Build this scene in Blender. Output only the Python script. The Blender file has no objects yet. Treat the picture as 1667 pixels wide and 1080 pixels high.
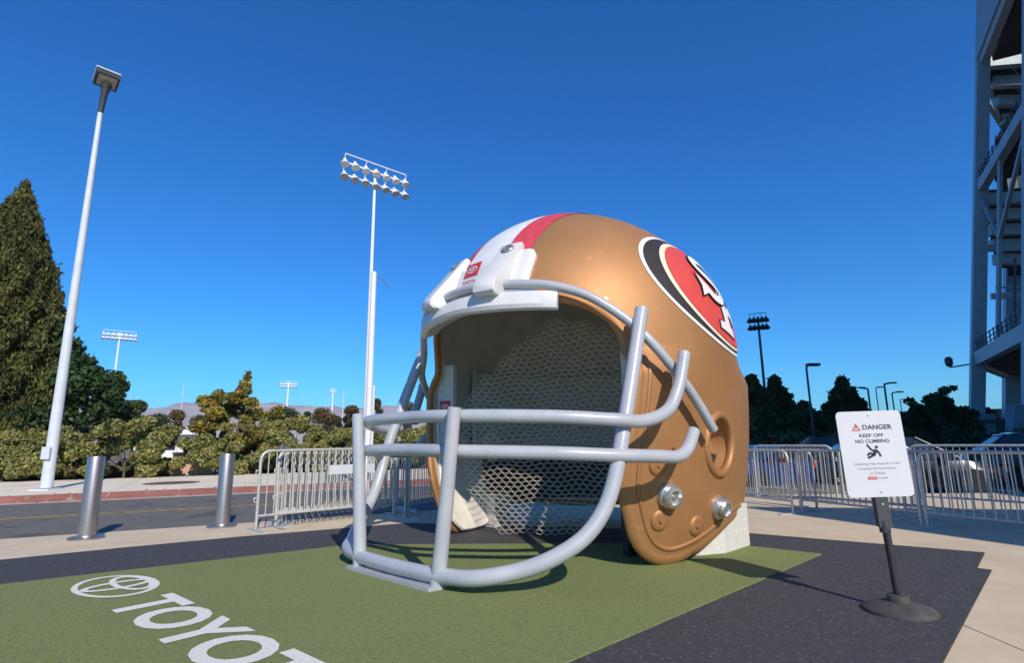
import bpy, bmesh, math, random
import numpy as np
from mathutils import Vector, Matrix
random.seed(7); RNG = np.random.default_rng(11)
SC = bpy.context.scene; COL = SC.collection
R_ = math.radians

# ------------------------------------------------------------------ camera, sky, sun, exposure
cam = bpy.data.cameras.new('camera'); camo = bpy.data.objects.new('camera', cam); COL.objects.link(camo)
cam.sensor_width = 36; cam.lens = 19.72; cam.clip_start = 0.05; cam.clip_end = 20000
camo.matrix_world = Matrix(((0.99994, 0.010786, 0, 0), (0.002072, -0.1921, -0.98137, 0), (-0.010585, 0.981316, -0.19211, 1.2), (0, 0, 0, 1)))
SC.camera = camo
SUN_EL, SUN_AZ = R_(36.0), math.atan2(0.372, -0.928)      # azimuth measured from +Y towards +X
world = bpy.data.worlds.new('World'); SC.world = world; world.use_nodes = True
nt = world.node_tree; bg = nt.nodes['Background']
sky = nt.nodes.new('ShaderNodeTexSky'); sky.sky_type = 'NISHITA'; sky.sun_disc = False
sky.sun_elevation = SUN_EL; sky.sun_rotation = SUN_AZ
sky.altitude = 0; sky.air_density = 1.0; sky.dust_density = 0.3; sky.ozone_density = 3.0
hsv = nt.nodes.new('ShaderNodeHueSaturation'); hsv.inputs['Saturation'].default_value = 1.25
tint = nt.nodes.new('ShaderNodeMix'); tint.data_type = 'RGBA'; tint.blend_type = 'MULTIPLY'; tint.inputs[0].default_value = 1.0
tint.inputs[7].default_value = (0.26, 0.98, 1.52, 1)
nt.links.new(sky.outputs[0], hsv.inputs['Color']); nt.links.new(hsv.outputs[0], tint.inputs[6]); nt.links.new(tint.outputs[2], bg.inputs[0])
bg.inputs[1].default_value = 0.105
sun = bpy.data.lights.new('sun', 'SUN'); suno = bpy.data.objects.new('sun', sun); COL.objects.link(suno)
sun.energy = 4.8; sun.angle = R_(0.5); sun.color = (1.0, 0.905, 0.78)
sd = Vector((math.sin(SUN_AZ) * math.cos(SUN_EL), math.cos(SUN_AZ) * math.cos(SUN_EL), math.sin(SUN_EL)))
suno.rotation_euler = sd.to_track_quat('Z', 'Y').to_euler()
SC.view_settings.view_transform = 'Standard'; SC.view_settings.look = 'None'
SC.view_settings.exposure = 0.0; SC.view_settings.gamma = 1.0; SC.view_settings.use_curve_mapping = False

# ------------------------------------------------------------------ materials
def mat(name, base, rough=0.6, metal=0.0, var=0.15, scale=8.0, bump=0.0, bscale=60.0, coat=0.0, spec=0.5, base2=None, detail=4.0, island=0.0, dist=0.01):
    m = bpy.data.materials.new(name); m.use_nodes = True
    t = m.node_tree; b = t.nodes['Principled BSDF']
    b.inputs['Roughness'].default_value = rough; b.inputs['Metallic'].default_value = metal
    b.inputs['Coat Weight'].default_value = coat; b.inputs['Specular IOR Level'].default_value = spec
    tc = t.nodes.new('ShaderNodeTexCoord')
    n = t.nodes.new('ShaderNodeTexNoise'); n.inputs['Scale'].default_value = scale; n.inputs['Detail'].default_value = detail
    t.links.new(tc.outputs['Object'], n.inputs['Vector'])
    r = t.nodes.new('ShaderNodeValToRGB')
    c1 = base2 if base2 else tuple(c * (1 - var) for c in base)
    c2 = base if base2 else tuple(min(1, c * (1 + var)) for c in base)
    r.color_ramp.elements[0].color = (*c1, 1); r.color_ramp.elements[1].color = (*c2, 1)
    r.color_ramp.elements[0].position = 0.32; r.color_ramp.elements[1].position = 0.68
    t.links.new(n.outputs['Fac'], r.inputs['Fac'])
    out = r.outputs['Color']
    if island > 0:
        g = t.nodes.new('ShaderNodeNewGeometry'); mr = t.nodes.new('ShaderNodeMapRange')
        mr.inputs['To Min'].default_value = 1 - island; mr.inputs['To Max'].default_value = 1 + island
        t.links.new(g.outputs['Random Per Island'], mr.inputs['Value'])
        mx = t.nodes.new('ShaderNodeVectorMath'); mx.operation = 'SCALE'
        t.links.new(out, mx.inputs[0]); t.links.new(mr.outputs[0], mx.inputs['Scale']); out = mx.outputs[0]
    t.links.new(out, b.inputs['Base Color'])
    if bump > 0:
        n2 = t.nodes.new('ShaderNodeTexNoise'); n2.inputs['Scale'].default_value = bscale; n2.inputs['Detail'].default_value = 3
        t.links.new(tc.outputs['Object'], n2.inputs['Vector'])
        bp = t.nodes.new('ShaderNodeBump'); bp.inputs['Strength'].default_value = bump; bp.inputs['Distance'].default_value = dist
        t.links.new(n2.outputs['Fac'], bp.inputs['Height']); t.links.new(bp.outputs[0], b.inputs['Normal'])
    return m

def speckle(m, scale, col, lo, hi, amt=1.0):
    """mix a second colour over the base with a noise mask: grit, stains, wear"""
    t = m.node_tree; b = t.nodes['Principled BSDF']
    src = b.inputs['Base Color'].links[0].from_socket
    tc = [n for n in t.nodes if n.type == 'TEX_COORD'][0]
    n = t.nodes.new('ShaderNodeTexNoise'); n.inputs['Scale'].default_value = scale; n.inputs['Detail'].default_value = 5; n.inputs['Roughness'].default_value = 0.65
    t.links.new(tc.outputs['Object'], n.inputs['Vector'])
    mr = t.nodes.new('ShaderNodeMapRange'); mr.inputs['From Min'].default_value = lo; mr.inputs['From Max'].default_value = hi; mr.inputs['To Max'].default_value = amt
    t.links.new(n.outputs['Fac'], mr.inputs['Value'])
    mx = t.nodes.new('ShaderNodeMix'); mx.data_type = 'RGBA'; mx.inputs[7].default_value = (*col, 1)
    t.links.new(mr.outputs[0], mx.inputs[0]); t.links.new(src, mx.inputs[6]); t.links.new(mx.outputs[2], b.inputs['Base Color'])
    return m

M = {}
M['gold'] = mat('gold_paint', (0.43, 0.213, 0.084), 0.56, 0.42, 0.07, 1.3, 0.06, 9, coat=0.10)
speckle(M['gold'], 3.5, (0.60, 0.38, 0.20), 0.60, 0.80, 0.30)
speckle(M['gold'], 28, (0.30, 0.14, 0.05), 0.63, 0.75, 0.35)
speckle(M['gold'], 2.2, (0.58, 0.42, 0.28), 0.64, 0.76, 0.35)
speckle(M['gold'], 9, (0.62, 0.40, 0.22), 0.60, 0.74, 0.35)
M['inner'] = mat('liner_grey', (0.62, 0.58, 0.54), 0.85, 0, 0.10, 2.0, 0.1, 25)
M['liner'] = mat('liner_panel_grey', (0.58, 0.53, 0.46), 0.85, 0, 0.08, 1.2, 0.1, 30)
M['cheek_in'] = mat('plaster_cream', (0.74, 0.70, 0.63), 0.85, 0, 0.10, 5, 0.35, 14)
speckle(M['cheek_in'], 6, (0.34, 0.30, 0.26), 0.60, 0.72, 0.8)
M['bar'] = mat('cage_grey_paint', (0.41, 0.425, 0.455), 0.32, 0, 0.05, 3, 0.05, 40, coat=0.45)
speckle(M['bar'], 14, (0.22, 0.22, 0.22), 0.64, 0.74, 0.5)
speckle(M['bar'], 3, (0.50, 0.50, 0.50), 0.52, 0.72, 0.5)
M['white'] = mat('white_paint', (0.66, 0.655, 0.64), 0.42, 0, 0.04, 4, 0.05, 30, coat=0.2)
speckle(M['white'], 9, (0.52, 0.49, 0.44), 0.62, 0.78, 0.35)
M['stripe_white'] = mat('stripe_white', (0.78, 0.77, 0.76), 0.45, 0, 0.04, 4)
M['stripe_red'] = mat('stripe_red', (0.62, 0.055, 0.075), 0.45, 0, 0.08, 5)
speckle(M['stripe_red'], 16, (0.70, 0.22, 0.24), 0.50, 0.75, 0.45)
M['logo_red'] = mat('emblem_red', (0.64, 0.075, 0.065), 0.45, 0, 0.06, 6)
M['logo_black'] = mat('emblem_black', (0.035, 0.03, 0.03), 0.5, 0, 0.1, 6)
M['cream'] = mat('emblem_cream', (0.78, 0.68, 0.52), 0.5, 0, 0.04, 6)
M['steel'] = mat('snap_steel', (0.66, 0.65, 0.62), 0.28, 0.8, 0.08, 8)
M['screw'] = mat('screw_grey', (0.30, 0.31, 0.33), 0.4, 0.5, 0.1, 20)
M['wire'] = mat('net_cord', (0.62, 0.55, 0.45), 0.7, 0, 0.15, 30)
M['shade_black'] = mat('inner_shade_black', (0.03, 0.03, 0.033), 0.8, 0, 0.15, 3)  # black for inner panels that replace the deep shade in the helmet
M['plinth'] = mat('plinth_mesh_screen', (0.60, 0.58, 0.53), 0.8, 0, 0.08, 20, 0.3, 60)
M['turf'] = mat('artificial_turf', (0.265, 0.325, 0.115), 0.9, 0, 0.1, 90, 0.8, 260, spec=0.1, base2=(0.175, 0.195, 0.080), detail=6)
speckle(M['turf'], 1.1, (0.205, 0.225, 0.095), 0.45, 0.75, 0.5)
speckle(M['turf'], 48, (0.42, 0.45, 0.25), 0.52, 0.74, 0.75)
speckle(M['turf'], 36, (0.09, 0.105, 0.04), 0.55, 0.72, 0.7)
speckle(M['turf'], 0.6, (0.20, 0.23, 0.085), 0.48, 0.70, 0.5)
M['turf_white'] = mat('turf_white_fibre', (0.84, 0.84, 0.76), 0.9, 0, 0.12, 70, 0.8, 260, spec=0.15)
speckle(M['turf_white'], 80, (0.52, 0.54, 0.42), 0.60, 0.72, 0.5)
M['mat'] = mat('rubber_mat', (0.068, 0.067, 0.070), 0.8, 0, 0.1, 160, 0.7, 300, base2=(0.036, 0.036, 0.039), detail=6)
speckle(M['mat'], 42, (0.24, 0.24, 0.25), 0.54, 0.76, 0.95)
speckle(M['mat'], 36, (0.016, 0.016, 0.018), 0.54, 0.70, 0.8)
speckle(M['mat'], 2.3, (0.10, 0.095, 0.088), 0.62, 0.78, 0.5)
speckle(M['mat'], 1.4, (0.062, 0.062, 0.064), 0.45, 0.75, 0.6)
M['concrete'] = mat('plaza_concrete', (0.63, 0.515, 0.36), 0.85, 0, 0.1, 2.2, 0.25, 180, base2=(0.55, 0.445, 0.31))
speckle(M['concrete'], 0.7, (0.47, 0.385, 0.27), 0.50, 0.75, 0.6)
speckle(M['concrete'], 5, (0.68, 0.57, 0.42), 0.56, 0.74, 0.5)
speckle(M['concrete'], 45, (0.30, 0.25, 0.20), 0.62, 0.72, 0.4)
M['joint'] = mat('joint_filler', (0.20, 0.165, 0.13), 0.9)
M['sidewalk'] = mat('sidewalk_concrete', (0.74, 0.655, 0.51), 0.85, 0, 0.08, 1.5, 0.2, 120)
speckle(M['sidewalk'], 0.9, (0.56, 0.49, 0.39), 0.52, 0.72, 0.5)
M['asphalt'] = mat('asphalt', (0.160, 0.150, 0.130), 0.85, 0, 0.12, 3, 0.5, 220, base2=(0.118, 0.112, 0.098))
speckle(M['asphalt'], 0.8, (0.036, 0.036, 0.038), 0.58, 0.66, 0.7)
speckle(M['asphalt'], 4, (0.05, 0.05, 0.05), 0.62, 0.72, 0.6)
speckle(M['asphalt'], 45, (0.20, 0.20, 0.19), 0.58, 0.74, 0.6)
M['yellow'] = mat('road_yellow', (0.40, 0.30, 0.10), 0.8, 0, 0.15, 6)
speckle(M['yellow'], 5, (0.10, 0.095, 0.08), 0.52, 0.66, 0.8)
M['kerb'] = mat('kerb_red_paint', (0.26, 0.10, 0.085), 0.85, 0, 0.2, 3, 0.3, 40)
speckle(M['kerb'], 5, (0.42, 0.36, 0.31), 0.58, 0.70, 0.8)
M['gutter'] = mat('gutter_concrete', (0.44, 0.39, 0.33), 0.85, 0, 0.1, 3)
M['dirt'] = mat('ground_dirt', (0.19, 0.15, 0.11), 0.95, 0, 0.2, 0.4, 0.3, 20)
M['stainless'] = mat('brushed_steel', (0.44, 0.39, 0.38), 0.38, 0.9, 0.06, 40)
M['galv'] = mat('galvanised_steel', (0.53, 0.525, 0.49), 0.5, 0.35, 0.14, 25)
speckle(M['galv'], 60, (0.30, 0.30, 0.30), 0.58, 0.70, 0.5)
M['pole'] = mat('pole_grey_paint', (0.58, 0.62, 0.66), 0.5, 0.0, 0.06, 3)
M['polew'] = mat('pole_white_paint', (0.76, 0.77, 0.78), 0.5, 0.0, 0.05, 3)
M['darkpole'] = mat('dark_painted_metal', (0.055, 0.058, 0.065), 0.5, 0.2, 0.15, 6)
M['lamp_glass'] = mat('lamp_lens', (0.36, 0.34, 0.26), 0.25, 0, 0.1, 10)
M['reflector'] = mat('lamp_housing', (0.82, 0.79, 0.74), 0.4, 0.1, 0.1, 12)
M['black'] = mat('black_rubber', (0.022, 0.022, 0.022), 0.6, 0, 0.2, 20, 0.2, 60)
speckle(M['black'], 25, (0.16, 0.15, 0.14), 0.62, 0.74, 0.6)
M['base_rubber'] = mat('sign_base_rubber', (0.060, 0.056, 0.050), 0.75, 0, 0.2, 12, 0.3, 60)
speckle(M['base_rubber'], 8, (0.16, 0.14, 0.12), 0.55, 0.72, 0.6)
M['sign_white'] = mat('sign_white', (0.58, 0.59, 0.61), 0.35, 0, 0.02, 3)
M['ink'] = mat('sign_ink', (0.02, 0.022, 0.04), 0.5, 0, 0.1, 3)
M['ink_grey'] = mat('sign_ink_grey', (0.28, 0.28, 0.30), 0.5, 0, 0.1, 3)
M['sign_red'] = mat('sign_red', (0.55, 0.04, 0.045), 0.45, 0, 0.06, 3)
M['bark'] = mat('bark', (0.13, 0.095, 0.07), 0.95, 0, 0.25, 6, 0.5, 20)
M['cypress'] = mat('cypress_leaf', (0.115, 0.112, 0.030), 0.8, 0, 0.1, 0.9, base2=(0.055, 0.062, 0.020), spec=0.2, island=0.45)
M['dark_leaf'] = mat('dark_leaf', (0.048, 0.085, 0.022), 0.6, 0, 0.1, 0.7, base2=(0.020, 0.042, 0.016), spec=0.3, island=0.45)
M['hedge_leaf'] = mat('hedge_leaf', (0.29, 0.275, 0.085), 0.65, 0, 0.1, 1.1, base2=(0.125, 0.145, 0.045), spec=0.3, island=0.45)
speckle(M['hedge_leaf'], 1.8, (0.34, 0.26, 0.10), 0.52, 0.72, 0.7)
M['gold_leaf'] = mat('gold_leaf', (0.25, 0.20, 0.030), 0.65, 0, 0.1, 0.9, base2=(0.13, 0.13, 0.026), spec=0.3, island=0.4)
speckle(M['gold_leaf'], 1.5, (0.30, 0.15, 0.04), 0.50, 0.68, 0.8)
M['far_leaf'] = mat('far_leaf', (0.085, 0.088, 0.030), 0.8, 0, 0.1, 0.4, base2=(0.045, 0.055, 0.022), spec=0.2, island=0.35)
M['brown_leaf'] = mat('brown_leaf', (0.15, 0.105, 0.045), 0.8, 0, 0.1, 0.4, base2=(0.08, 0.06, 0.03), spec=0.2, island=0.35)
M['steel_blue'] = mat('stadium_steel', (0.30, 0.37, 0.40), 0.5, 0.1, 0.08, 1.5)
M['steel_white'] = mat('stadium_white_panel', (0.72, 0.72, 0.70), 0.5, 0, 0.05, 1)
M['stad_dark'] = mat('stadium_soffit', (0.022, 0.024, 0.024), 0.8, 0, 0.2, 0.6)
M['stad_conc'] = mat('stadium_pedestal', (0.22, 0.27, 0.32), 0.85, 0, 0.1, 1.5)
M['bld_white'] = mat('building_white', (0.74, 0.74, 0.74), 0.7, 0, 0.05, 0.5)
M['bld_tan'] = mat('building_tan', (0.40, 0.30, 0.22), 0.8, 0, 0.1, 0.5)
M['bld_dark'] = mat('building_dark', (0.075, 0.085, 0.10), 0.7, 0, 0.15, 0.4)
M['peach'] = mat('peach_block_wall', (0.60, 0.38, 0.27), 0.85, 0, 0.1, 2, 0.2, 30)
M['brownwall'] = mat('brown_planter', (0.13, 0.075, 0.055), 0.9, 0, 0.2, 2, 0.2, 20)
M['hill'] = mat('dry_hills_hazed', (0.46, 0.385, 0.36), 0.95, 0, 0.12, 0.012, base2=(0.27, 0.24, 0.25), detail=8)  # mauve grey: part of the distance haze is put into the colour
M['glass'] = mat('car_glass', (0.02, 0.025, 0.03), 0.05, 0, 0.05, 3)
M['tyre'] = mat('tyre', (0.02, 0.02, 0.02), 0.8)
M['rim'] = mat('wheel_rim', (0.35, 0.35, 0.36), 0.35, 0.8)
M['tail'] = mat('tail_light_red', (0.55, 0.02, 0.015), 0.2, coat=0.5)
M['amber'] = mat('amber_lens', (0.95, 0.50, 0.04), 0.2, coat=0.5)
M['plate'] = mat('licence_plate', (0.7, 0.7, 0.7), 0.4)
M['tag'] = mat('barrier_tag_red', (0.60, 0.12, 0.10), 0.5, 0, 0.1, 8)
M['tagw'] = mat('barrier_tag_white', (0.75, 0.74, 0.72), 0.5, 0, 0.05, 8)
M['drain'] = mat('cast_iron', (0.14, 0.085, 0.07), 0.8, 0, 0.2, 12)
M['cable'] = mat('cable', (0.10, 0.11, 0.13), 0.6)
hz = bpy.data.materials.new('haze_air'); hz.use_nodes = True; M['haze'] = hz
hz.node_tree.nodes.clear()
_o = hz.node_tree.nodes.new('ShaderNodeOutputMaterial'); _v = hz.node_tree.nodes.new('ShaderNodeVolumePrincipled')
_v.inputs['Color'].default_value = (0.72, 0.84, 1.0, 1); _v.inputs['Density'].default_value = 0.00012; _v.inputs['Anisotropy'].default_value = 0.0
hz.node_tree.links.new(_v.outputs[0], _o.inputs['Volume'])

# ------------------------------------------------------------------ mesh helpers
class MB:
    def __init__(s): s.v = []; s.f = []; s.mi = []; s.n = 0
    def add(s, verts, faces, mi=0):
        o = len(s.v); s.v += [tuple(map(float, p)) for p in verts]
        for f in faces: s.f.append(tuple(i + o for i in f)); s.mi.append(mi)
        return s
    def box(s, lo, hi, mi=0, mtx=None):
        x0, y0, z0 = lo; x1, y1, z1 = hi
        v = [(x0, y0, z0), (x1, y0, z0), (x1, y1, z0), (x0, y1, z0), (x0, y0, z1), (x1, y0, z1), (x1, y1, z1), (x0, y1, z1)]
        if mtx: v = [mtx @ Vector(p) for p in v]
        return s.add(v, [(0, 3, 2, 1), (4, 5, 6, 7), (0, 1, 5, 4), (1, 2, 6, 5), (2, 3, 7, 6), (3, 0, 4, 7)], mi)
    def prism(s, poly, z0, z1, mi=0):
        n = len(poly); v = [(p[0], p[1], z0) for p in poly] + [(p[0], p[1], z1) for p in poly]
        f = [tuple(range(n - 1, -1, -1)), tuple(range(n, 2 * n))] + [(i, (i + 1) % n, n + (i + 1) % n, n + i) for i in range(n)]
        return s.add(v, f, mi)
    def tube(s, pts, r, seg=10, cap=True, mi=0, closed=False):
        P = [Vector(p) for p in pts]; n = len(P); rs = r if hasattr(r, '__len__') else [r] * n
        rings = []; up = None
        for i in range(n):
            a = P[(i - 1) % n] if (i > 0 or closed) else P[i]; b = P[(i + 1) % n] if (i < n - 1 or closed) else P[i]
            d = (b - a).normalized()
            if up is None:
                up = Vector((0, 0, 1)) if abs(d.z) < 0.9 else Vector((1, 0, 0))
            x = d.cross(up)
            if x.length < 1e-6: x = d.cross(Vector((0.3, 0.9, 0.1)))
            x.normalize(); up = x.cross(d).normalized()
            rings.append([P[i] + (x * math.cos(2 * math.pi * k / seg) + up * math.sin(2 * math.pi * k / seg)) * rs[i] for k in range(seg)])
        v = [p for q in rings for p in q]; f = []
        m = n if closed else n - 1
        for i in range(m):
            j = (i + 1) % n
            for k in range(seg):
                f.append((i * seg + k, j * seg + k, j * seg + (k + 1) % seg, i * seg + (k + 1) % seg)[::-1])
        if cap and not closed:
            f.append(tuple(range(seg))); f.append(tuple(range((n - 1) * seg, n * seg))[::-1])
        return s.add(v, f, mi)
    def lathe(s, prof, seg=24, mtx=None, mi=0):
        v = []; n = len(prof)
        for (r, z) in prof:
            for k in range(seg):
                a = 2 * math.pi * k / seg; v.append(Vector((r * math.cos(a), r * math.sin(a), z)))
        if mtx: v = [mtx @ p for p in v]
        f = [(i * seg + k, i * seg + (k + 1) % seg, (i + 1) * seg + (k + 1) % seg, (i + 1) * seg + k) for i in range(n - 1) for k in range(seg)]
        f.append(tuple(range(seg))[::-1]); f.append(tuple(range((n - 1) * seg, n * seg)))
        return s.add(v, f, mi)
    def mesh(s, name, m, smooth=True, angle=35):
        me = bpy.data.meshes.new(name); me.from_pydata(s.v, [], s.f)
        for x in (m if isinstance(m, (list, tuple)) else [m]): me.materials.append(x)
        me.polygons.foreach_set('material_index', s.mi)
        me.validate(); me.update()
        bm = bmesh.new(); bm.from_mesh(me); bmesh.ops.recalc_face_normals(bm, faces=bm.faces); bm.to_mesh(me); bm.free()
        if smooth:
            me.polygons.foreach_set('use_smooth', [True] * len(me.polygons)); me.set_sharp_from_angle(angle=R_(angle))
        return me
    def build(s, name, m, parent=None, smooth=True, angle=35):
        return link(bpy.data.objects.new(name, s.mesh(name, m, smooth, angle)), parent)
def link(o, parent=None):
    COL.objects.link(o)
    if parent: o.parent = parent
    return o
def tag(o, label=None, cat=None, group=None, kind=None):
    if label: o['label'] = label
    if cat: o['category'] = cat
    if group: o['group'] = group
    if kind: o['kind'] = kind
    return o
def thing(name, label, cat, loc=(0, 0, 0), rz=0, group=None):
    o = bpy.data.objects.new(name, None); o.empty_display_size = 0.2; link(o)
    o.location = loc; o.rotation_euler = (0, 0, rz); return tag(o, label, cat, group)
def inst(name, me, parent, loc=(0, 0, 0), rot=(0, 0, 0), sc=None):
    o = link(bpy.data.objects.new(name, me), parent); o.location = loc; o.rotation_euler = rot
    if sc: o.scale = sc
    return o
def dup(root, loc, rz, label, group=None):
    r = root.copy(); COL.objects.link(r); r.location = loc; r.rotation_euler = (0, 0, rz); r['label'] = label
    if group: r['group'] = group
    for ch in list(root.children):
        c = ch.copy(); COL.objects.link(c); c.parent = r
        for g in list(ch.children):
            d = g.copy(); COL.objects.link(d); d.parent = c
    return r
def spline(pts, n=8, closed=False):
    P = [np.array(p, float) for p in pts]; out = []; m = len(P)
    rng_ = range(m) if closed else range(m - 1)
    for i in rng_:
        p1, p2 = P[i], P[(i + 1) % m]
        p0 = P[(i - 1) % m] if (i > 0 or closed) else 2 * p1 - p2
        p3 = P[(i + 2) % m] if (i < m - 2 or closed) else 2 * p2 - p1
        for k in range(n):
            t = k / n
            out.append(0.5 * ((2 * p1) + (-p0 + p2) * t + (2 * p0 - 5 * p1 + 4 * p2 - p3) * t * t + (-p0 + 3 * p1 - 3 * p2 + p3) * t ** 3))
    if not closed: out.append(P[-1])
    return out
def rounded(pts, rad, n=6, closed=False):
    """polyline with circular-ish filleted corners"""
    P = [Vector(p) for p in pts]; out = []; m = len(P)
    for i in range(m):
        if not closed and i in (0, m - 1): out.append(P[i]); continue
        a, b, c = P[i - 1], P[i], P[(i + 1) % m]; r = rad[i] if hasattr(rad, '__len__') else rad
        d1 = (a - b); d2 = (c - b); r = min(r, d1.length * 0.49, d2.length * 0.49)
        s, e = b + d1.normalized() * r, b + d2.normalized() * r
        for k in range(n + 1):
            t = k / n; out.append(s * (1 - t) ** 2 + b * 2 * t * (1 - t) + e * t * t)
    return out
_txt = {}
def text_mesh(body, bold=0.0):
    """letters as flat triangles (verts, faces), scaled to a unit box"""
    if (body, bold) in _txt: return _txt[(body, bold)]
    c = bpy.data.curves.new('t', 'FONT'); c.body = body; c.offset = bold; c.resolution_u = 4
    o = bpy.data.objects.new('t', c); COL.objects.link(o); bpy.context.view_layer.update()
    me = bpy.data.meshes.new_from_object(o.evaluated_get(bpy.context.evaluated_depsgraph_get()))
    v = np.array([p.co[:2] for p in me.vertices]); f = [tuple(p.vertices) for p in me.polygons]
    bpy.data.objects.remove(o); bpy.data.curves.remove(c); bpy.data.meshes.remove(me)
    lo, hi = v.min(0), v.max(0); asp = (hi[0] - lo[0]) / (hi[1] - lo[1]); v = (v - lo) / (hi - lo)
    _txt[(body, bold)] = (v, f, asp); return v, f, asp
def ell(cx, cy, a, b, n=48, rot=0, t0=0, t1=2 * math.pi):
    c, s = math.cos(rot), math.sin(rot); out = []
    for k in range(n):
        t = t0 + (t1 - t0) * k / (n if abs(t1 - t0 - 2 * math.pi) < 1e-6 else n - 1)
        x, y = a * math.cos(t), b * math.sin(t); out.append((cx + x * c - y * s, cy + x * s + y * c))
    return out
def ring2d(outer, inner):
    n = len(outer); return outer + inner, [(i, (i + 1) % n, n + (i + 1) % n, n + i) for i in range(n)]
def oval_logo(w=0.09):
    """three interlocking ovals in a unit-wide frame -> list of (verts, faces)"""
    def rg(cx, cy, a, b, t): return ring2d(ell(cx, cy, a, b, 56), ell(cx, cy, a - t, b - t * 0.85, 56))
    return [rg(0, 0, 0.5, 0.33, 0.06), rg(0, 0.01, 0.165, 0.29, 0.068), rg(0, 0.13, 0.36, 0.165, 0.066)]

# ------------------------------------------------------------------ the ground
def sheet(name, poly, z, m, parent=None, kind='structure', th=None):
    b = MB()
    if th: b.prism(poly, z - th, z)
    else: b.add([(p[0], p[1], z) for p in poly], [tuple(range(len(poly)))])
    o = b.build(name, m, parent, smooth=False)
    if kind and not parent: o['kind'] = kind
    return o
sheet('ground', [(-3000, -600), (3000, -600), (3000, 3000), (-3000, 3000)], -0.30, M['dirt'])
D = np.array([math.cos(R_(26.5)), math.sin(R_(26.5))]); N = np.array([-D[1], D[0]])       # along the road, across the road
def rd(s, n): p = D * s + N * n; return (float(p[0]), float(p[1]))
# road: asphalt sheet between the plaza edge (n = 10) and the far kerb (n = 16.1)
RZ = -0.012
sheet('road', [rd(-60, 9.6), rd(120, 9.6), rd(120, 16.15), rd(-60, 16.15)], RZ, M['asphalt'], th=0.2)
rdo = bpy.data.objects['road']
for k in range(2):
    sheet('centre_line', [rd(-60, 12.60 + 0.22 * k), rd(120, 12.60 + 0.22 * k), rd(120, 12.70 + 0.22 * k), rd(-60, 12.70 + 0.22 * k)], RZ + 0.004, M['yellow'], rdo)
sheet('gutter', [rd(-60, 15.75), rd(120, 15.75), rd(120, 16.14), rd(-60, 16.14)], RZ + 0.004, M['gutter'], rdo)
sheet('sidewalk', [rd(-60, 16.32), rd(120, 16.32), rd(120, 22.9), rd(-60, 22.9)], 0.118, M['joint'], th=0.2)
swo = bpy.data.objects['sidewalk']
for i in range(-12, 20):
    for j in range(2):
        s0, s1 = i * 2.4 + 0.006, (i + 1) * 2.4 - 0.006; n0, n1 = (16.326, 19.6) if j == 0 else (19.612, 22.88)
        MB().prism([rd(s0, n0), rd(s1, n0), rd(s1, n1), rd(s0, n1)], 0.09, 0.132).build('paving_slab', M['sidewalk'], swo, smooth=False)
kerb = tag(sheet('kerb', [rd(-60, 16.17), rd(120, 16.17), rd(120, 16.30), rd(-60, 16.30)], 0.10, M['joint'], th=0.2), kind='structure')
for i in range(-14, 16):
    MB().prism([rd(i * 3.0 + 0.006, 16.16), rd(i * 3 + 2.994, 16.16), rd(i * 3 + 2.994, 16.315), rd(i * 3.0 + 0.006, 16.315)], -0.05, 0.136).build('kerb_stone', M['kerb'], kerb, smooth=False)
# plaza: slabs with recessed joints, cut to the plaza outline
def clip(poly, a, b, c):
    """keep a*x+b*y<=c"""
    out = []
    for i in range(len(poly)):
        p, q = poly[i], poly[(i + 1) % len(poly)]; dp, dq = a * p[0] + b * p[1] - c, a * q[0] + b * q[1] - c
        if dp <= 0: out.append(p)
        if dp * dq < 0: t = dp / (dp - dq); out.append((p[0] + (q[0] - p[0]) * t, p[1] + (q[1] - p[1]) * t))
    return out
plaza = sheet('plaza', clip(clip([(-30, -12), (40, -12), (40, 40), (-30, 40)], N[0], N[1], 10.0), 0.05, 1, 13.0), -0.008, M['joint'], th=0.2)
for i in range(-9, 12):
    for j in range(-4, 6):
        x0, y0 = 2.9 + i * 3.05, 3.985 + (j - 1) * 3.05
        q = [(x0 + 0.006, y0 + 0.006), (x0 + 3.044, y0 + 0.006), (x0 + 3.044, y0 + 3.044), (x0 + 0.006, y0 + 3.044)]
        q = [(p[0] + 0.03 * (p[1] - 4), p[1] - 0.03 * (p[0] - 3)) for p in q]
        q = clip(clip(q, N[0], N[1], 9.99), 0.05, 1, 12.99)
        if len(q) > 2: MB().prism(q, -0.05, 0.0).build('concrete_slab', M['concrete'], plaza, smooth=False)
MATP = [(-9.6, 3.0), (-5.56, 6.41), (-4.68, 7.07), (-3.6, 7.80), (-2.3, 8.52), (-1.6, 8.9), (2.86, 7.76), (4.94, 6.24), (4.29, 5.54), (4.36, 5.46), (2.3, 3.32), (-1.2, -0.4), (-9.6, -0.4)]
MATP = [(x * 0.99, y * 0.99) for x, y in MATP]
rmat = sheet('rubber_mat', MATP, 0.006, M['black'], th=0.014)
for k in range(-3, 8):
    c0 = 0.15 + 1.83 * k; q = clip(clip(MATP, -0.19, -0.982, -c0 - 0.004), 0.19, 0.982, c0 + 1.826)
    if len(q) > 2: MB().prism(q, 0.0, 0.012).build('mat_panel', M['mat'], rmat, smooth=False)
TURFP = [(-9.0, 2.25), (-4.57, 5.31), (-3.4, 6.11), (-1.98, 7.11), (2.41, 6.97), (3.24, 6.26), (0.27, 3.38), (-2.4, 0.75), (-9.0, 0.75)]
TURFP = [(x * 0.982, y * 0.982) for x, y in TURFP]
turf = sheet('turf', TURFP, 0.022, M['turf'], th=0.016)
TR = np.array([math.cos(R_(-41.1)), math.sin(R_(-41.1))]); TU = np.array([-TR[1], TR[0]])    # reading and up direction of the lettering
T0 = 0.719 * 0 + 0
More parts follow.
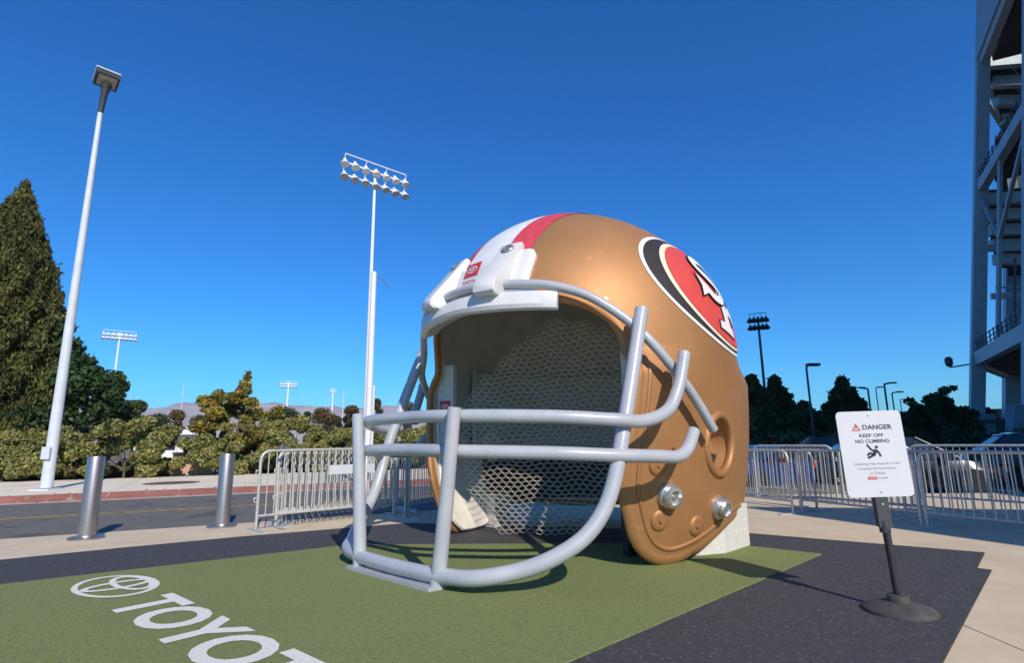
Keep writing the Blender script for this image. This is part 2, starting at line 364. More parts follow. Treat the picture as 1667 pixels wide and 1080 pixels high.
def painted(name, verts, faces, cx, cy, w, h, m, z=0.0265):
    b = MB(); b.add([(*(np.array([cx, cy]) + TR * (p[0] - 0.5) * w + TU * (p[1] - 0.5) * h) * 0.979, z) for p in verts], faces)
    return b.build(name, m, turf, smooth=False)
rr, uu = np.array([0.719, -0.695]), np.array([0.695, 0.719])
for i, ch in enumerate('TOYOTA'):
    r, u = -5.215 + 0.497 * i, 1.375 + 0.0255 * i
    p = rr * r + uu * u; v, f, asp = text_mesh(ch, 0.028)
    painted('painted_letter', v, f, p[0], p[1], {'T': 0.48, 'O': 0.57, 'Y': 0.53, 'A': 0.54}[ch], 0.47, M['turf_white'])
p = rr * -6.12 + uu * 1.335
for k, (v, f) in enumerate(oval_logo()): painted('painted_oval', [(a + 0.5, b * 0.95 + 0.5) for a, b in v], f, p[0], p[1], 0.97, 0.97, M['turf_white'], 0.0265 + 0.0012 * k)

# ------------------------------------------------------------------ the giant helmet
HX = thing('football_helmet', 'giant gold football helmet sculpture with grey face cage, red and white stripes and oval emblem', 'sculpture', (0.882, 7.335, 0.0), R_(-134.03))
A1, A2, CC, LO, W, ZC = 1.975, 2.111, 2.022, 3.477, 1.898, 2.091
def qv(X, Z, inf=0.0): return (abs(X) / ((A1 if X > 0 else A2) + inf)) ** 2.2 + (abs(Z) / ((CC if Z > 0 else LO) + inf)) ** 2.2
def wS(X, Z, inf=0.0):
    q = qv(X, Z, inf)
    if q >= 1: return 0.0
    n = 2 if Z > 0 else 2 + 0.5 * min(1, -Z / 0.25)
    return (W + inf) * (1 - q ** (n / 2.2)) ** (1 / n)
def nrm(X, L, Z):
    e = 1e-3
    def G(x, l, z):
        q = qv(x, z); n = 2 if z > 0 else 2 + 0.5 * min(1, -z / 0.25)
        return max(q, 1e-9) ** (n / 2.2) + (abs(l) / W) ** n
    g = Vector(((G(X + e, L, Z) - G(X - e, L, Z)), (G(X, L + e, Z) - G(X, L - e, Z)), (G(X, L, Z + e) - G(X, L, Z - e))))
    return g.normalized()
def xS(L, Z, inf=0.0):
    lo, hi = 0.0, A1 + inf
    for _ in range(40):
        m = (lo + hi) / 2
        if wS(m, Z, inf) > abs(L): lo = m
        else: hi = m
    return lo
# side-view outline: crown (w = 0) then the open edge
def crown(th):
    c, s = math.cos(th), math.sin(th); a = A1 if c > 0 else A2; b = CC if s > 0 else LO
    r = (abs(c / a) ** 2.2 + abs(s / b) ** 2.2) ** (-1 / 2.2); return r * c, r * s
th0 = math.atan2(0.60, 1.93); th1 = R_(224)
crn = [crown(th0 + (th1 - th0) * k / 150) for k in range(151)]
ex, ez = crn[-1]
edge_ctrl = [crn[-1], (-1.52, -1.84), (-1.1, -1.80), (-0.70, -1.74), (-0.38, -1.73), (-0.1, -1.80), (0.2, -1.90), (0.5, -1.985), (0.78, -2.02), (0.98, -1.95), (1.12, -1.80), (1.21, -1.60), (1.29, -1.35), (1.30, -1.10), (1.27, -0.80), (1.235, -0.45), (1.20, -0.1), (1.21, 0.12), (1.30, 0.32), (1.44, 0.46), (1.60, 0.545), (1.77, 0.585), crn[0]]
edg = [tuple(p) for p in spline(edge_ctrl, 8)]
bound = crn + edg[1:-1]
PX, PZ = 0.0, 1.0
NB, NR = len(bound), 30
bm = bmesh.new(); grid = {}
for side in (1, -1):
    c = bm.verts.new((PX, side * wS(PX, PZ), ZC + PZ))
    rows = []
    for (bx, bz) in bound:
        row = []
        for k in range(1, NR + 1):
            u = math.sin(k / NR * math.pi / 2); x, z = PX + (bx - PX) * u, PZ + (bz - PZ) * u
            row.append(bm.verts.new((x, side * (wS(x, z) if not (k == NR and (bx, bz) in crn) else 0), ZC + z)))
        rows.append(row)
    for i in range(NB):
        a, b = rows[i], rows[(i + 1) % NB]
        bm.faces.new((c, a[0], b[0]) if side < 0 else (c, b[0], a[0]))
        for k in range(NR - 1):
            q = (a[k], a[k + 1], b[k + 1], b[k]); bm.faces.new(q if side < 0 else q[::-1])
bmesh.ops.remove_doubles(bm, verts=bm.verts, dist=2e-3)
bmesh.ops.recalc_face_normals(bm, faces=bm.faces)
bm.normal_update()
# make sure normals face outwards
tot = sum((f.normal.dot(f.calc_center_median() - Vector((0, 0, ZC)))) for f in bm.faces)
if tot < 0: bmesh.ops.reverse_faces(bm, faces=bm.faces); bm.normal_update()
ov = list(bm.verts); iv = {v: bm.verts.new(v.co - v.normal * 0.10) for v in ov}
of = list(bm.faces); be = [e for e in bm.edges if len(e.link_faces) == 1]
for f in of:
    g = bm.faces.new([iv[v] for v in reversed(f.verts)]); g.material_index = 1
for e in be:
    f = e.link_faces[0]; vs = list(f.verts); i = vs.index(e.verts[0]); a, b = (e.verts[0], e.verts[1]) if vs[(i + 1) % len(vs)] == e.verts[1] else (e.verts[1], e.verts[0])
    bm.faces.new((b, a, iv[a], iv[b]))
me = bpy.data.meshes.new('shell'); bm.to_mesh(me); bm.free()
me.materials.append(M['gold']); me.materials.append(M['inner'])
shell = link(bpy.data.objects.new('shell', me), HX)
# ear holes cut through both sides
cut = MB()
for sgn in (1, -1):
    cut.lathe([(0.27, 0), (0.27, 1.2)], 40, Matrix.Translation((0.09, sgn * 1.4 if sgn > 0 else -2.6, ZC - 0.945)) @ Matrix.Rotation(R_(-90), 4, 'X') @ Matrix.Diagonal((1.0, 1.06, 1, 1)))
cuto = cut.build('cutter', M['gold'])
cuto.matrix_world = Matrix.Translation((0.882, 7.335, 0)) @ Matrix.Rotation(R_(-134.03), 4, 'Z')
bpy.context.view_layer.update()
md = shell.modifiers.new('b', 'BOOLEAN'); md.operation = 'DIFFERENCE'; md.object = cuto; md.solver = 'EXACT'
nm = bpy.data.meshes.new_from_object(shell.evaluated_get(bpy.context.evaluated_depsgraph_get()))
shell.modifiers.clear(); shell.data = nm; nm.name = 'shell'
bpy.data.objects.remove(cuto)
nm.polygons.foreach_set('use_smooth', [True] * len(nm.polygons)); nm.set_sharp_from_angle(angle=R_(50))
# rounded lip round the open edge
lip = MB()
ed3 = []
for sgn in (1, -1):
    pts = []
    for (x, z) in edg:
        n = nrm(x, sgn * max(wS(x, z), 0.02), z); p = Vector((x, sgn * wS(x, z), ZC + z)) - n * 0.036; pts.append(p)
    ed3.append(pts)
loop = ed3[0] + ed3[1][::-1][1:-1]
_n = len(loop); V = []
for i, p in enumerate(loop):
    t_ = (loop[(i + 1) % _n] - loop[i - 1]).normalized(); n_ = nrm(p.x, p.y, p.z - ZC); b_ = n_.cross(t_).normalized(); n_ = t_.cross(b_)
    V += [p + n_ * 0.042 * math.cos(2 * math.pi * k / 12) + b_ * 0.075 * math.sin(2 * math.pi * k / 12) for k in range(12)]
lip.add(V, [(i * 12 + k, ((i + 1) % _n) * 12 + k, ((i + 1) % _n) * 12 + (k + 1) % 12, i * 12 + (k + 1) % 12) for i in range(_n) for k in range(12)])
lip.build('edge_lip', M['gold'], HX, angle=80)
# inset bead parallel to the lip on both cheeks
for sgn in (1, -1):
    pts = []
    for k in range(14, 142):
        x, z = edg[k]; t = Vector((edg[k + 1][0] - edg[k - 1][0], edg[k + 1][1] - edg[k - 1][1])).normalized()
        inx, inz = -t.y, t.x
        if (inx * (0.2 - x) + inz * (-0.6 - z)) < 0: inx, inz = -inx, -inz
        x2, z2 = x + inx * 0.10, z + inz * 0.10
        pts.append(Vector((x2, sgn * (wS(x2, z2) - 0.012), ZC + z2)))
    MB().tube(pts, 0.026, 8).build('cheek_bead', M['gold'], HX, angle=80)
# ear hole tunnels
for sgn in (1, -1):
    pts = []
    for k in range(48):
        a = 2 * math.pi * k / 48; x, z = 0.09 + 0.29 * math.cos(a), -0.945 + 0.305 * math.sin(a)
        pts.append(Vector((x, sgn * (wS(x, z) - 0.01), ZC + z)))
    e = MB().tube(pts, 0.045, 10, closed=True).build('ear_hole_rim', M['gold'], HX, angle=80)
    b = MB(); v = []
    for j, (s, dep) in enumerate(((1.03, -0.02), (0.86, 0.13), (0.78, 0.26))):
        for k in range(48):
            a = 2 * math.pi * k / 48; x, z = 0.09 + 0.272 * s * math.cos(a), -0.945 + 0.288 * s * math.sin(a)
            v.append((x, sgn * (wS(x, z) - 0.03 - dep), ZC + z))
    b.add(v, [(j * 48 + k, j * 48 + (k + 1) % 48, (j + 1) * 48 + (k + 1) % 48, (j + 1) * 48 + k) for j in range(2) for k in range(48)])
    b.add(v[96:], [tuple(range(48))], 1)
    b.build('ear_hole_tunnel', [M['gold'], M['cheek_in']], HX, angle=60)
# chin strap snaps and moulded rosettes
def on_side(x, z, sgn, off=0.0):
    l = sgn * wS(x, z); n = nrm(x, l, z); p = Vector((x, l, ZC + z)) + n * off
    return Matrix.Translation(p) @ n.to_track_quat('Z', 'Y').to_matrix().to_4x4()
for sgn in (1, -1):
    for (x, z) in ((0.90, -1.41), (0.10, -1.58)):
        s = MB().lathe([(0.12, -0.02), (0.125, 0.015), (0.115, 0.04), (0.088, 0.05), (0.095, 0.06), (0.105, 0.09), (0.092, 0.112), (0.066, 0.115), (0.055, 0.09), (0.015, 0.085)], 28, on_side(x, z, sgn)).build('chin_strap_snap', M['steel'], HX)
        MB().lathe([(0.02, 0.08), (0.022, 0.105), (0.008, 0.108)], 12, on_side(x, z, sgn)).build('snap_pin', M['screw'], s)
    for (x, z) in ((0.95, -1.64), (0.47, -1.73), (1.03, -1.13)):
        MB().lathe([(0.105, -0.03), (0.103, 0.004), (0.09, 0.018), (0.05, 0.021), (0.022, 0.018), (0.02, 0.032), (0.006, 0.034)], 28, on_side(x, z, sgn)).build('moulded_rosette', M['gold'], HX, angle=60)
# crown stripes: bands of the crown between given l
def band(l0, l1, off, i0=10, i1=150, ns=4):
    b = MB(); v = []
    idx = list(range(i0, i1 + 1))
    for i in idx:
        bx, bz = bound[i]
        for k in range(ns + 1):
            l = l0 + (l1 - l0) * k / ns; lo, hi = 0.0, 1.0
            for _ in range(30):
                m = (lo + hi) / 2
                if wS(PX + (bx - PX) * m, PZ + (bz - PZ) * m) > abs(l): lo = m
                else: hi = m
            x, z = PX + (bx - PX) * lo, PZ + (bz - PZ) * lo
            v.append(Vector((x, l, ZC + z)) + nrm(x, l, z) * off)
    f = [(i * (ns + 1) + k, i * (ns + 1) + k + 1, (i + 1) * (ns + 1) + k + 1, (i + 1) * (ns + 1) + k) for i in range(len(idx) - 1) for k in range(ns)]
    return b.add(v, f)
band(-0.29, 0.29, 0.007, ns=6).build('centre_stripe', M['stripe_white'], HX, angle=80)
band(0.29, 0.59, 0.007).build('red_stripe', M['stripe_red'], HX, angle=80)
band(-0.59, -0.29, 0.007).build('red_stripe', M['stripe_red'], HX, angle=80)
# oval emblems laid on both sides of the shell
EX, EZ, ET = -0.30, 0.76, R_(11)
def side_decal(name, polys, off, m, sgn, parent):
    """polys: list of outlines in emblem (u towards the back, v up) coordinates"""
    b2 = bmesh.new()
    for poly in polys:
        vs = [b2.verts.new((p[0], p[1], 0)) for p in poly]; f = b2.faces.new(vs)
    b2.normal_update()
    bmesh.ops.triangulate(b2, faces=b2.faces[:], ngon_method='EAR_CLIP')
    for _ in range(5):
        es = [e for e in b2.edges if e.calc_length() > 0.09]
        if not es: break
        bmesh.ops.subdivide_edges(b2, edges=es, cuts=1); bmesh.ops.triangulate(b2, faces=[f for f in b2.faces if len(f.verts) > 3])
    c, s = math.cos(ET), math.sin(ET)
    for v in b2.verts:
        u, w = v.co.x, v.co.y
        u, w = u * 0.955, w * 0.955; x = EX - (u * c + w * s); z = EZ + (-u * s + w * c)
        l = sgn * wS(x, z); p = Vector((x, l, ZC + z)) + nrm(x, l, z) * off; v.co = p
    bmesh.ops.recalc_face_normals(b2, faces=b2.faces)
    me = bpy.data.meshes.new(name); b2.to_mesh(me); b2.free(); me.materials.append(m)
    me.polygons.foreach_set('use_smooth', [True] * len(me.polygons))
    return link(bpy.data.objects.new(name, me), parent)
def stroke(pts, w, n=10, close_cap=True):
    P = spline([(p[0], p[1]) for p in pts], n); L, Rr = [], []
    for i in range(len(P)):
        t = P[min(i + 1, len(P) - 1)] - P[max(i - 1, 0)]; t = t / np.hypot(*t); nn = np.array([-t[1], t[0]])
        L.append(tuple(P[i] + nn * w)); Rr.append(tuple(P[i] - nn * w))
    return L + Rr[::-1]
def grow(poly, d):
    """offset an outline outwards (mitred)"""
    P = [np.array(p) for p in poly]; n = len(P); ar = sum(P[i][0] * P[(i + 1) % n][1] - P[(i + 1) % n][0] * P[i][1] for i in range(n)); sg = 1 if ar > 0 else -1; out = []
    for i in range(n):
        a, b, c = P[i - 1], P[i], P[(i + 1) % n]
        e1 = (b - a) / (np.hypot(*(b - a)) + 1e-9); e2 = (c - b) / (np.hypot(*(c - b)) + 1e-9)
        n1 = np.array([e1[1], -e1[0]]) * sg; n2 = np.array([e2[1], -e2[0]]) * sg; m = n1 + n2; q = m @ m
        m = m / q * 2 if q > 0.6 else m / max(np.sqrt(q), 1e-6) * 1.6
        out.append(tuple(b + m * d))
    return out
S_c = [(0.26, 0.27), (0.20, 0.36), (0.02, 0.41), (-0.20, 0.37), (-0.27, 0.27), (-0.14, 0.18), (0.06, 0.11), (0.16, 0.01), (0.08, -0.10), (-0.12, -0.13), (-0.26, -0.05)]
S_poly = stroke([(x - 0.02, y + 0.02) for x, y in S_c], 0.058)
S_ser1 = [(0.16, 0.40), (0.30, 0.47), (0.28, 0.22), (0.18, 0.28)]
S_ser2 = [(-0.42, 0.10), (-0.26, 0.02), (-0.22, -0.08), (-0.42, -0.20), (-0.38, -0.05)]
F_poly = [(-0.20, -0.46), (0.22, -0.46), (0.22, -0.37), (0.12, -0.34), (0.12, -0.19), (0.24, -0.19), (0.27, -0.25), (0.34, -0.25), (0.34, 0.0), (0.27, 0.0), (0.24, -0.07), (0.12, -0.07), (0.12, 0.10), (0.34, 0.10), (0.40, 0.0), (0.50, 0.0), (0.47, 0.23), (-0.12, 0.23), (-0.12, 0.14), (-0.05, 0.12), (-0.05, -0.34), (-0.20, -0.37)]
F_poly = [(x + 0.07, y - 0.04) for x, y in F_poly]
for sgn in (1, -1):
    em = side_decal('emblem', [ell(0, 0, 1.20, 0.715, 72)], 0.007, M['stripe_white'], sgn, HX)
    side_decal('emblem_band', [ell(0.0, 0, 1.155, 0.672, 72)], 0.013, M['logo_black'], sgn, em)
    side_decal('emblem_rim', [ell(0.05, 0.0, 1.005, 0.652, 72)], 0.019, M['cream'], sgn, em)
    side_decal('emblem_field', [ell(0.06, 0.0, 0.945, 0.615, 72)], 0.025, M['logo_red'], sgn, em)
    side_decal('letter_outline', [grow(F_poly, 0.018)], 0.031, M['logo_black'], sgn, em)
    side_decal('letter_f', [F_poly], 0.037, M['stripe_white'], sgn, em)
    side_decal('letter_outline', [grow(S_poly, 0.018), grow(S_ser1, 0.018), grow(S_ser2, 0.018)], 0.043, M['logo_black'], sgn, em)
    side_decal('letter_s', [S_poly, S_ser1, S_ser2], 0.049, M['stripe_white'], sgn, em)
# white front bumper: plate, lower flange, straps
def plate_grid(ls, zs, f_out, f_in, name, m, parent, ang=40):
    b = MB(); nl, nz = len(ls), len(zs); V = []
    for fn in (f_out, f_in):
        for l in ls:
            for z in zs:
                off = fn(l, z); x = xS(l, z); n = nrm(x, l, z); V.append(Vector((x, l, ZC + z)) + n * off)
    o = nl * nz; F = []
    for i in range(nl - 1):
        for j in range(nz - 1):
            a, b_, c, d = i * nz + j, (i + 1) * nz + j, (i + 1) * nz + j + 1, i * nz + j + 1
            F.append((a, b_, c, d)); F.append((o + d, o + c, o + b_, o + a))
    for i in range(nl - 1):
        for j in (0, nz - 1): a, c = i * nz + j, (i + 1) * nz + j; F.append((a, c, o + c, o + a))
    for j in range(nz - 1):
        for i in (0, nl - 1): a, c = i * nz + j, i * nz + j + 1; F.append((a, c, o + c, o + a))
    b.add(V, F); return b.build(name, m, parent, angle=ang)
bump = MB()
ls = np.linspace(-0.70, 0.70, 29)
zt = lambda l: 1.03 + 0.10 * min(1, max(0, (abs(l) - 0.2) / 0.2)) - (0.10 * max(0, (abs(l) - 0.60) / 0.10) ** 2)
V = []; nz = 12
for fn in (0.065, -0.02):
    for l in ls:
        for j in range(nz):
            z = 0.60 + (zt(l) - 0.60) * j / (nz - 1); o2 = fn
            if fn > 0 and (j == nz - 1 or abs(abs(l) - 0.70) < 1e-6): o2 = 0.035
            x = xS(l, z); V.append(Vector((x, l, ZC + z)) + nrm(x, l, z) * o2)
o = len(ls) * nz; F = []
for i in range(len(ls) - 1):
    for j in range(nz - 1):
        a, b_, c, d = i * nz + j, (i + 1) * nz + j, (i + 1) * nz + j + 1, i * nz + j + 1; F += [(a, b_, c, d), (o + d, o + c, o + b_, o + a)]
    for j in (0, nz - 1): a, c = i * nz + j, (i + 1) * nz + j; F.append((a, c, o + c, o + a))
for j in range(nz - 1):
    for i in (0, len(ls) - 1): a, c = i * nz + j, i * nz + j + 1; F.append((a, c, o + c, o + a))
bumper = bump.add(V, F).build('nose_bumper', M['white'], HX)
# lower flange, a lip standing proud under the brow bar
fl = MB(); V = []; LS = np.linspace(-1.0, 1.0, 41); prof = [(-0.06, 0.585), (0.06, 0.59), (0.165, 0.575), (0.19, 0.55), (0.205, 0.435), (0.19, 0.395), (0.15, 0.375), (-0.06, 0.44)]
for l in LS:
    k = 1 - 0.25 * (abs(l) / 1.0) ** 6
    for (of_, z) in prof:
        zz = z + 0.055 * (1 - abs(l)) - 0.01; x = xS(l, max(zz, 0.47)); n = nrm(x, l, max(zz, 0.47)); n.z = 0; n.normalize()
        V.append(Vector((x, l, ZC + zz)) + n * of_ * k)
npf = len(prof); F = [(i * npf + j, (i + 1) * npf + j, (i + 1) * npf + (j + 1) % npf, i * npf + (j + 1) % npf) for i in range(len(LS) - 1) for j in range(npf)]
F += [tuple(range(npf)), tuple(range((len(LS) - 1) * npf, len(LS) * npf))[::-1]]
fl.add(V, F).build('brow_flange', M['white'], HX, angle=30)
# straps holding the brow bar
for sgn in (1, -1):
    b = MB(); lc, hw = 0.40 * sgn, 0.13; V = []
    def sf(z, of_): x = xS(lc, z); n = nrm(x, lc, z); return Vector((x, lc, ZC + z)) + n * of_
    n0 = nrm(xS(lc, 0.9), lc, 0.9); lat = Vector((-n0.y, n0.x, 0)).normalized()
    pt_, pb_ = sf(1.15, 0.095), sf(0.63, 0.30)
    outer = [sf(1.19, 0.02), sf(1.195, 0.06), sf(1.18, 0.09)] + [pt_.lerp(pb_, k / 5) for k in range(6)] + [sf(0.575, 0.318), sf(0.535, 0.305), sf(0.515, 0.27), sf(0.53, 0.14), sf(0.57, 0.03)]
    inner_ = [sf(0.56 + 0.62 * k / 6, 0.02) for k in range(1, 6)]
    sect = outer + inner_
    cen = sum(sect, Vector()) / len(sect)
    for li, (du, sh) in enumerate(((-hw, 0.96), (-hw + 0.012, 1.0), (hw - 0.012, 1.0), (hw, 0.96))):
        for p in sect: V.append(cen + (p - cen) * sh + lat * du)
    m_ = len(sect); F = [(i * m_ + j, (i + 1) * m_ + j, (i + 1) * m_ + (j + 1) % m_, i * m_ + (j + 1) % m_) for i in range(3) for j in range(m_)]
    F += [tuple(range(m_)), tuple(range(3 * m_, 4 * m_))[::-1]]
    st = b.add(V, F).build('bar_strap', M['white'], HX, angle=40)
    n = (pb_ - pt_).cross(lat).normalized(); n = n if n.x > 0 else -n; mt = Matrix.Translation(pt_.lerp(pb_, 0.11)) @ n.to_track_quat('Z', 'Y').to_matrix().to_4x4()
    sc_ = MB().lathe([(0.075, -0.02), (0.075, 0.012), (0.064, 0.022), (0.05, 0.022), (0.045, 0.012), (0.01, 0.012)], 24, mt).build('strap_screw', M['screw'], st)
    for a in (0, 90):
        MB().box((-0.036, -0.008, 0.01), (0.036, 0.008, 0.02), 0, mt @ Matrix.Rotation(R_(a + 20), 4, 'Z')).build('screw_slot', M['steel'], sc_, smooth=False)
# red sign and wording on the bumper
def on_front(u, v, off):
    l, z = u - 0.045, v; x = xS(l, z); return Vector((x, l, ZC + z)) + nrm(x, l, z) * off
def front_decal(name, v, f, m, off, parent):
    return MB().add([on_front(a, b, off) for a, b in v], f).build(name, m, parent, smooth=False)
sq = [(0.115 - 0.23 * i / 4, 0.885 + 0.17 * j / 3) for i in range(5) for j in range(4)]
sg_ = front_decal('badge', sq, [(i * 4 + j, (i + 1) * 4 + j, (i + 1) * 4 + j + 1, i * 4 + j + 1) for i in range(4) for j in range(3)], M['sign_red'], 0.070, bumper)
for k, (v, f) in enumerate(oval_logo()): front_decal('badge_oval', [(a * 0.165, b * 0.165 * 0.8 + 0.97) for a, b in v], f, M['stripe_white'], 0.075 + 0.0015 * k, sg_)
v, f, asp = text_mesh('TOYOTA', 0.01)
front_decal('badge_lettering', [((a - 0.5) * 0.22, 0.80 + b * 0.042) for a, b in v], f, M['sign_red'], 0.071, bumper)

# face cage
RB = 0.058
def bar(name, pts, r=RB, seg=16): return MB().tube(pts, r, seg).build(name, M['bar'], HX, angle=60)
XF = 2.803                                                                   # plane of the two front uprights
for sgn in (1, -1):
    bar('cage_upright', [(XF - 0.005, sgn * 0.595, 0.022), (XF - 0.02, sgn * 0.685, 0.75), (XF - 0.02, sgn * 0.775, 1.49)], [0.066, 0.062, 0.058])
    side = [(2.80, 0.60 * sgn, 0.12), (2.72, 0.96 * sgn, 0.14), (2.52, 1.21 * sgn, 0.19), (2.34, 1.42 * sgn, 0.28), (2.13, 1.59 * sgn, 0.43), (1.965, 1.68 * sgn, 0.63), (1.85, 1.725 * sgn, 0.88), (1.75, 1.742 * sgn, 1.18), (1.58, 1.74 * sgn, 1.62), (1.42, 1.73 * sgn, 2.02), (1.25, 1.715 * sgn, 2.43)]
    bar('cage_side_bar', spline(side, 7), 0.066)
bar('cage_bottom_bar', [(2.80, -0.60, 0.12), (2.82, -0.3, 0.12), (2.83, 0, 0.12), (2.82, 0.3, 0.12), (2.80, 0.60, 0.12)], 0.063)
MB().box((XF - 0.07, -0.64, 0.022), (XF + 0.12, 0.64, 0.05)).build('foot_plate', M['bar'], HX, smooth=False)
up = [(2.73, 0, 1.43), (2.68, 0.72, 1.42), (2.25, 1.38, 1.40), (1.86, 1.75, 1.37)]
ups = spline([(x, -l, z) for x, l, z in up[:0:-1]] + up, 8)
tail = lambda s: [(1.60, 1.88 * s, 1.36), (1.32, 1.955 * s, 1.45), (1.17, 1.985 * s, 1.63), (1.08, 2.0 * s, 1.84), (1.03, 2.01 * s, 2.00)]
full = spline([tuple(p) for p in tail(-1)[::-1]] + [(x, -l, z) for x, l, z in up[:0:-1]] + up + tail(1), 7)
bar('cage_upper_bar', full)
lw = [(2.72, 0, 1.13), (2.68, 0.70, 1.12), (2.25, 1.36, 1.10), (1.86, 1.73, 1.075), (1.50, 1.93, 1.06), (1.32, 1.99, 1.05)]
lt = lambda s: [(1.20, 2.01 * s, 1.07), (1.08, 2.015 * s, 1.14), (0.95, 2.01 * s, 1.275)]
bar('cage_lower_bar', spline(lt(-1)[::-1] + [(x, -l, z) for x, l, z in lw[:0:-1]] + lw + lt(1), 7))
def infl(l, Z, inf): return (xS(l, Z, inf), l, ZC + Z)
brow = [infl(0, 0.72, .13), infl(0.40, 0.705, .13), infl(0.74, 0.67, .13), infl(1.02, 0.62, .13), infl(1.32, 0.49, .13), (1.33, 1.60, 2.33), (1.20, 1.80, 2.07), (0.93, 1.93, 1.74), (0.73, 1.975, 1.52), (0.52, 2.0, 1.29)]
bar('brow_bar', spline([(x, -l, z) for x, l, z in brow[:0:-1]] + brow, 8), 0.047)
br2 = [infl(l, 0.625 - 0.03 * l * l, .085) for l in np.linspace(-0.86, 0.86, 15)]
bar('brow_bar', br2, 0.036)
# inside: liner panels, far cheek plaster, pads, plinths
def inner_patch(name, pts_grid, m, parent=None, th=0.05):
    b = MB(); ni, nj = len(pts_grid), len(pts_grid[0]); V = []
    for dlt in (0.0, th):
        for row in pts_grid:
            for (x, l, z) in row:
                p = Vector((x, l, z)); c = Vector((0, 0, 1.6)); V.append(p + (p - c).normalized() * dlt)
    o = ni * nj; F = []
    for i in range(ni - 1):
        for j in range(nj - 1):
            a, b_, c, d = i * nj + j, (i + 1) * nj + j, (i + 1) * nj + j + 1, i * nj + j + 1; F += [(a, d, c, b_), (o + a, o + b_, o + c, o + d)]
        for j in (0, nj - 1): a, c = i * nj + j, (i + 1) * nj + j; F.append((a, c, o + c, o + a))
    for j in range(nj - 1):
        for i in (0, ni - 1): a, c = i * nj + j, i * nj + j + 1; F.append((a, c, o + c, o + a))
    return b.add(V, F).build(name, m, parent or HX, angle=60)
def inner_at(phi, z, k):
    """point on the inside of the shell at plan angle phi (0 = front, 90 = left), height z"""
    Z = z - ZC; d = (math.cos(phi), math.sin(phi)); lo, hi = 0.0, 3.0
    for _ in range(40):
        m = (lo + hi) / 2
        if wS(m * d[0], Z) > abs(m * d[1]) or (abs(d[1]) < 1e-6 and qv(m * d[0], Z) < 1): lo = m
        else: hi = m
    return (lo * k * d[0], lo * k * d[1], z)
inner_patch('liner_panel', [[inner_at(R_(a), z, 0.86) for z in np.linspace(1.06, 2.20, 8)] for a in np.linspace(76, 284, 41)], M['liner'])
inner_patch('liner_panel', [[inner_at(R_(a), z, 0.90) for z in np.linspace(0.36, 1.05, 6)] for a in np.linspace(84, 276, 31)], M['shade_black'])  # black band standing in for the shade low at the back
# cream plaster inside the far cheek; near lining painted black for its shade
for sgn in (1, -1):
    rows = []
    for i in range(16):
        t = i / 15; row = []
        for j in range(14):
            s = j / 13
            # bottom edge (jaw) to the level of the bars
            xb, zb = 1.14 - 1.10 * t, None
            z_lo = np.interp(xb, [0.04, 0.28, 0.60, 0.78, 0.98, 1.14], [-1.90, -2.03, -2.04, -2.02, -1.88, -1.62]); z_hi = np.interp(t, [0, 0.3, 1.0], [-0.55, -0.60, -1.25])
            z = z_lo + (z_hi - z_lo) * s; row.append((xb, sgn * (wS(xb, z) - 0.16), ZC + z))
        rows.append(row)
    inner_patch('cheek_lining', rows, M['cheek_in' if sgn < 0 else 'shade_black'], th=0.03)
    if sgn > 0: MB().box((-0.75, 1.02, 0.03), (0.72, 1.10, 0.92)).build('shade_panel', M['shade_black'], HX, smooth=False)  # added black panel, takes the place of shade under the near cheek
    MB().box((-0.06, -0.13, 0.98), (0.02, 0.13, 2.22), 0, Matrix.Translation((1.06, sgn * 1.45, 0)) @ Matrix.Rotation(R_(-14 * sgn), 4, 'Z')).build('jaw_pad', M['plinth'], HX, smooth=False)
# small red badge on the far jaw pad (faces the front)
pm = Matrix.Translation((1.06, -1.45, 0)) @ Matrix.Rotation(R_(14), 4, 'Z')
bd = MB().add([pm @ Vector((0.026, a, z)) for a, z in ((-0.08, 1.57), (0.09, 1.57), (0.09, 1.74), (-0.08, 1.74))], [(0, 1, 2, 3)]).build('badge', M['sign_red'], HX, smooth=False)
for k, (v, f) in enumerate(oval_logo()):
    MB().add([pm @ Vector((0.031 + 0.0015 * k, 0.005 + a * 0.12, 1.655 + b * 0.12)) for a, b in v], f).build('badge_oval', M['stripe_white'], bd, smooth=False)
v, f, asp = text_mesh('TOYOTA', 0.02)
MB().add([pm @ Vector((0.026, -0.09 + a * 0.19, 1.49 + b * 0.04)) for a, b in v], f).build('badge_lettering', M['ink'], HX, smooth=False)
for sgn in (1, -1):
    MB().prism([(-a, sgn * b) for a, b in (((-0.58, 1.36), (0.13, 1.73), (0.75, 1.74), (0.95, 0.95), (-0.3, 0.9)) if sgn > 0 else ((-0.22, 1.38), (-0.22, 1.60), (0.12, 1.65), (0.12, 1.42)))], 0.022, 0.48).build('plinth', M['plinth'], HX, smooth=False)
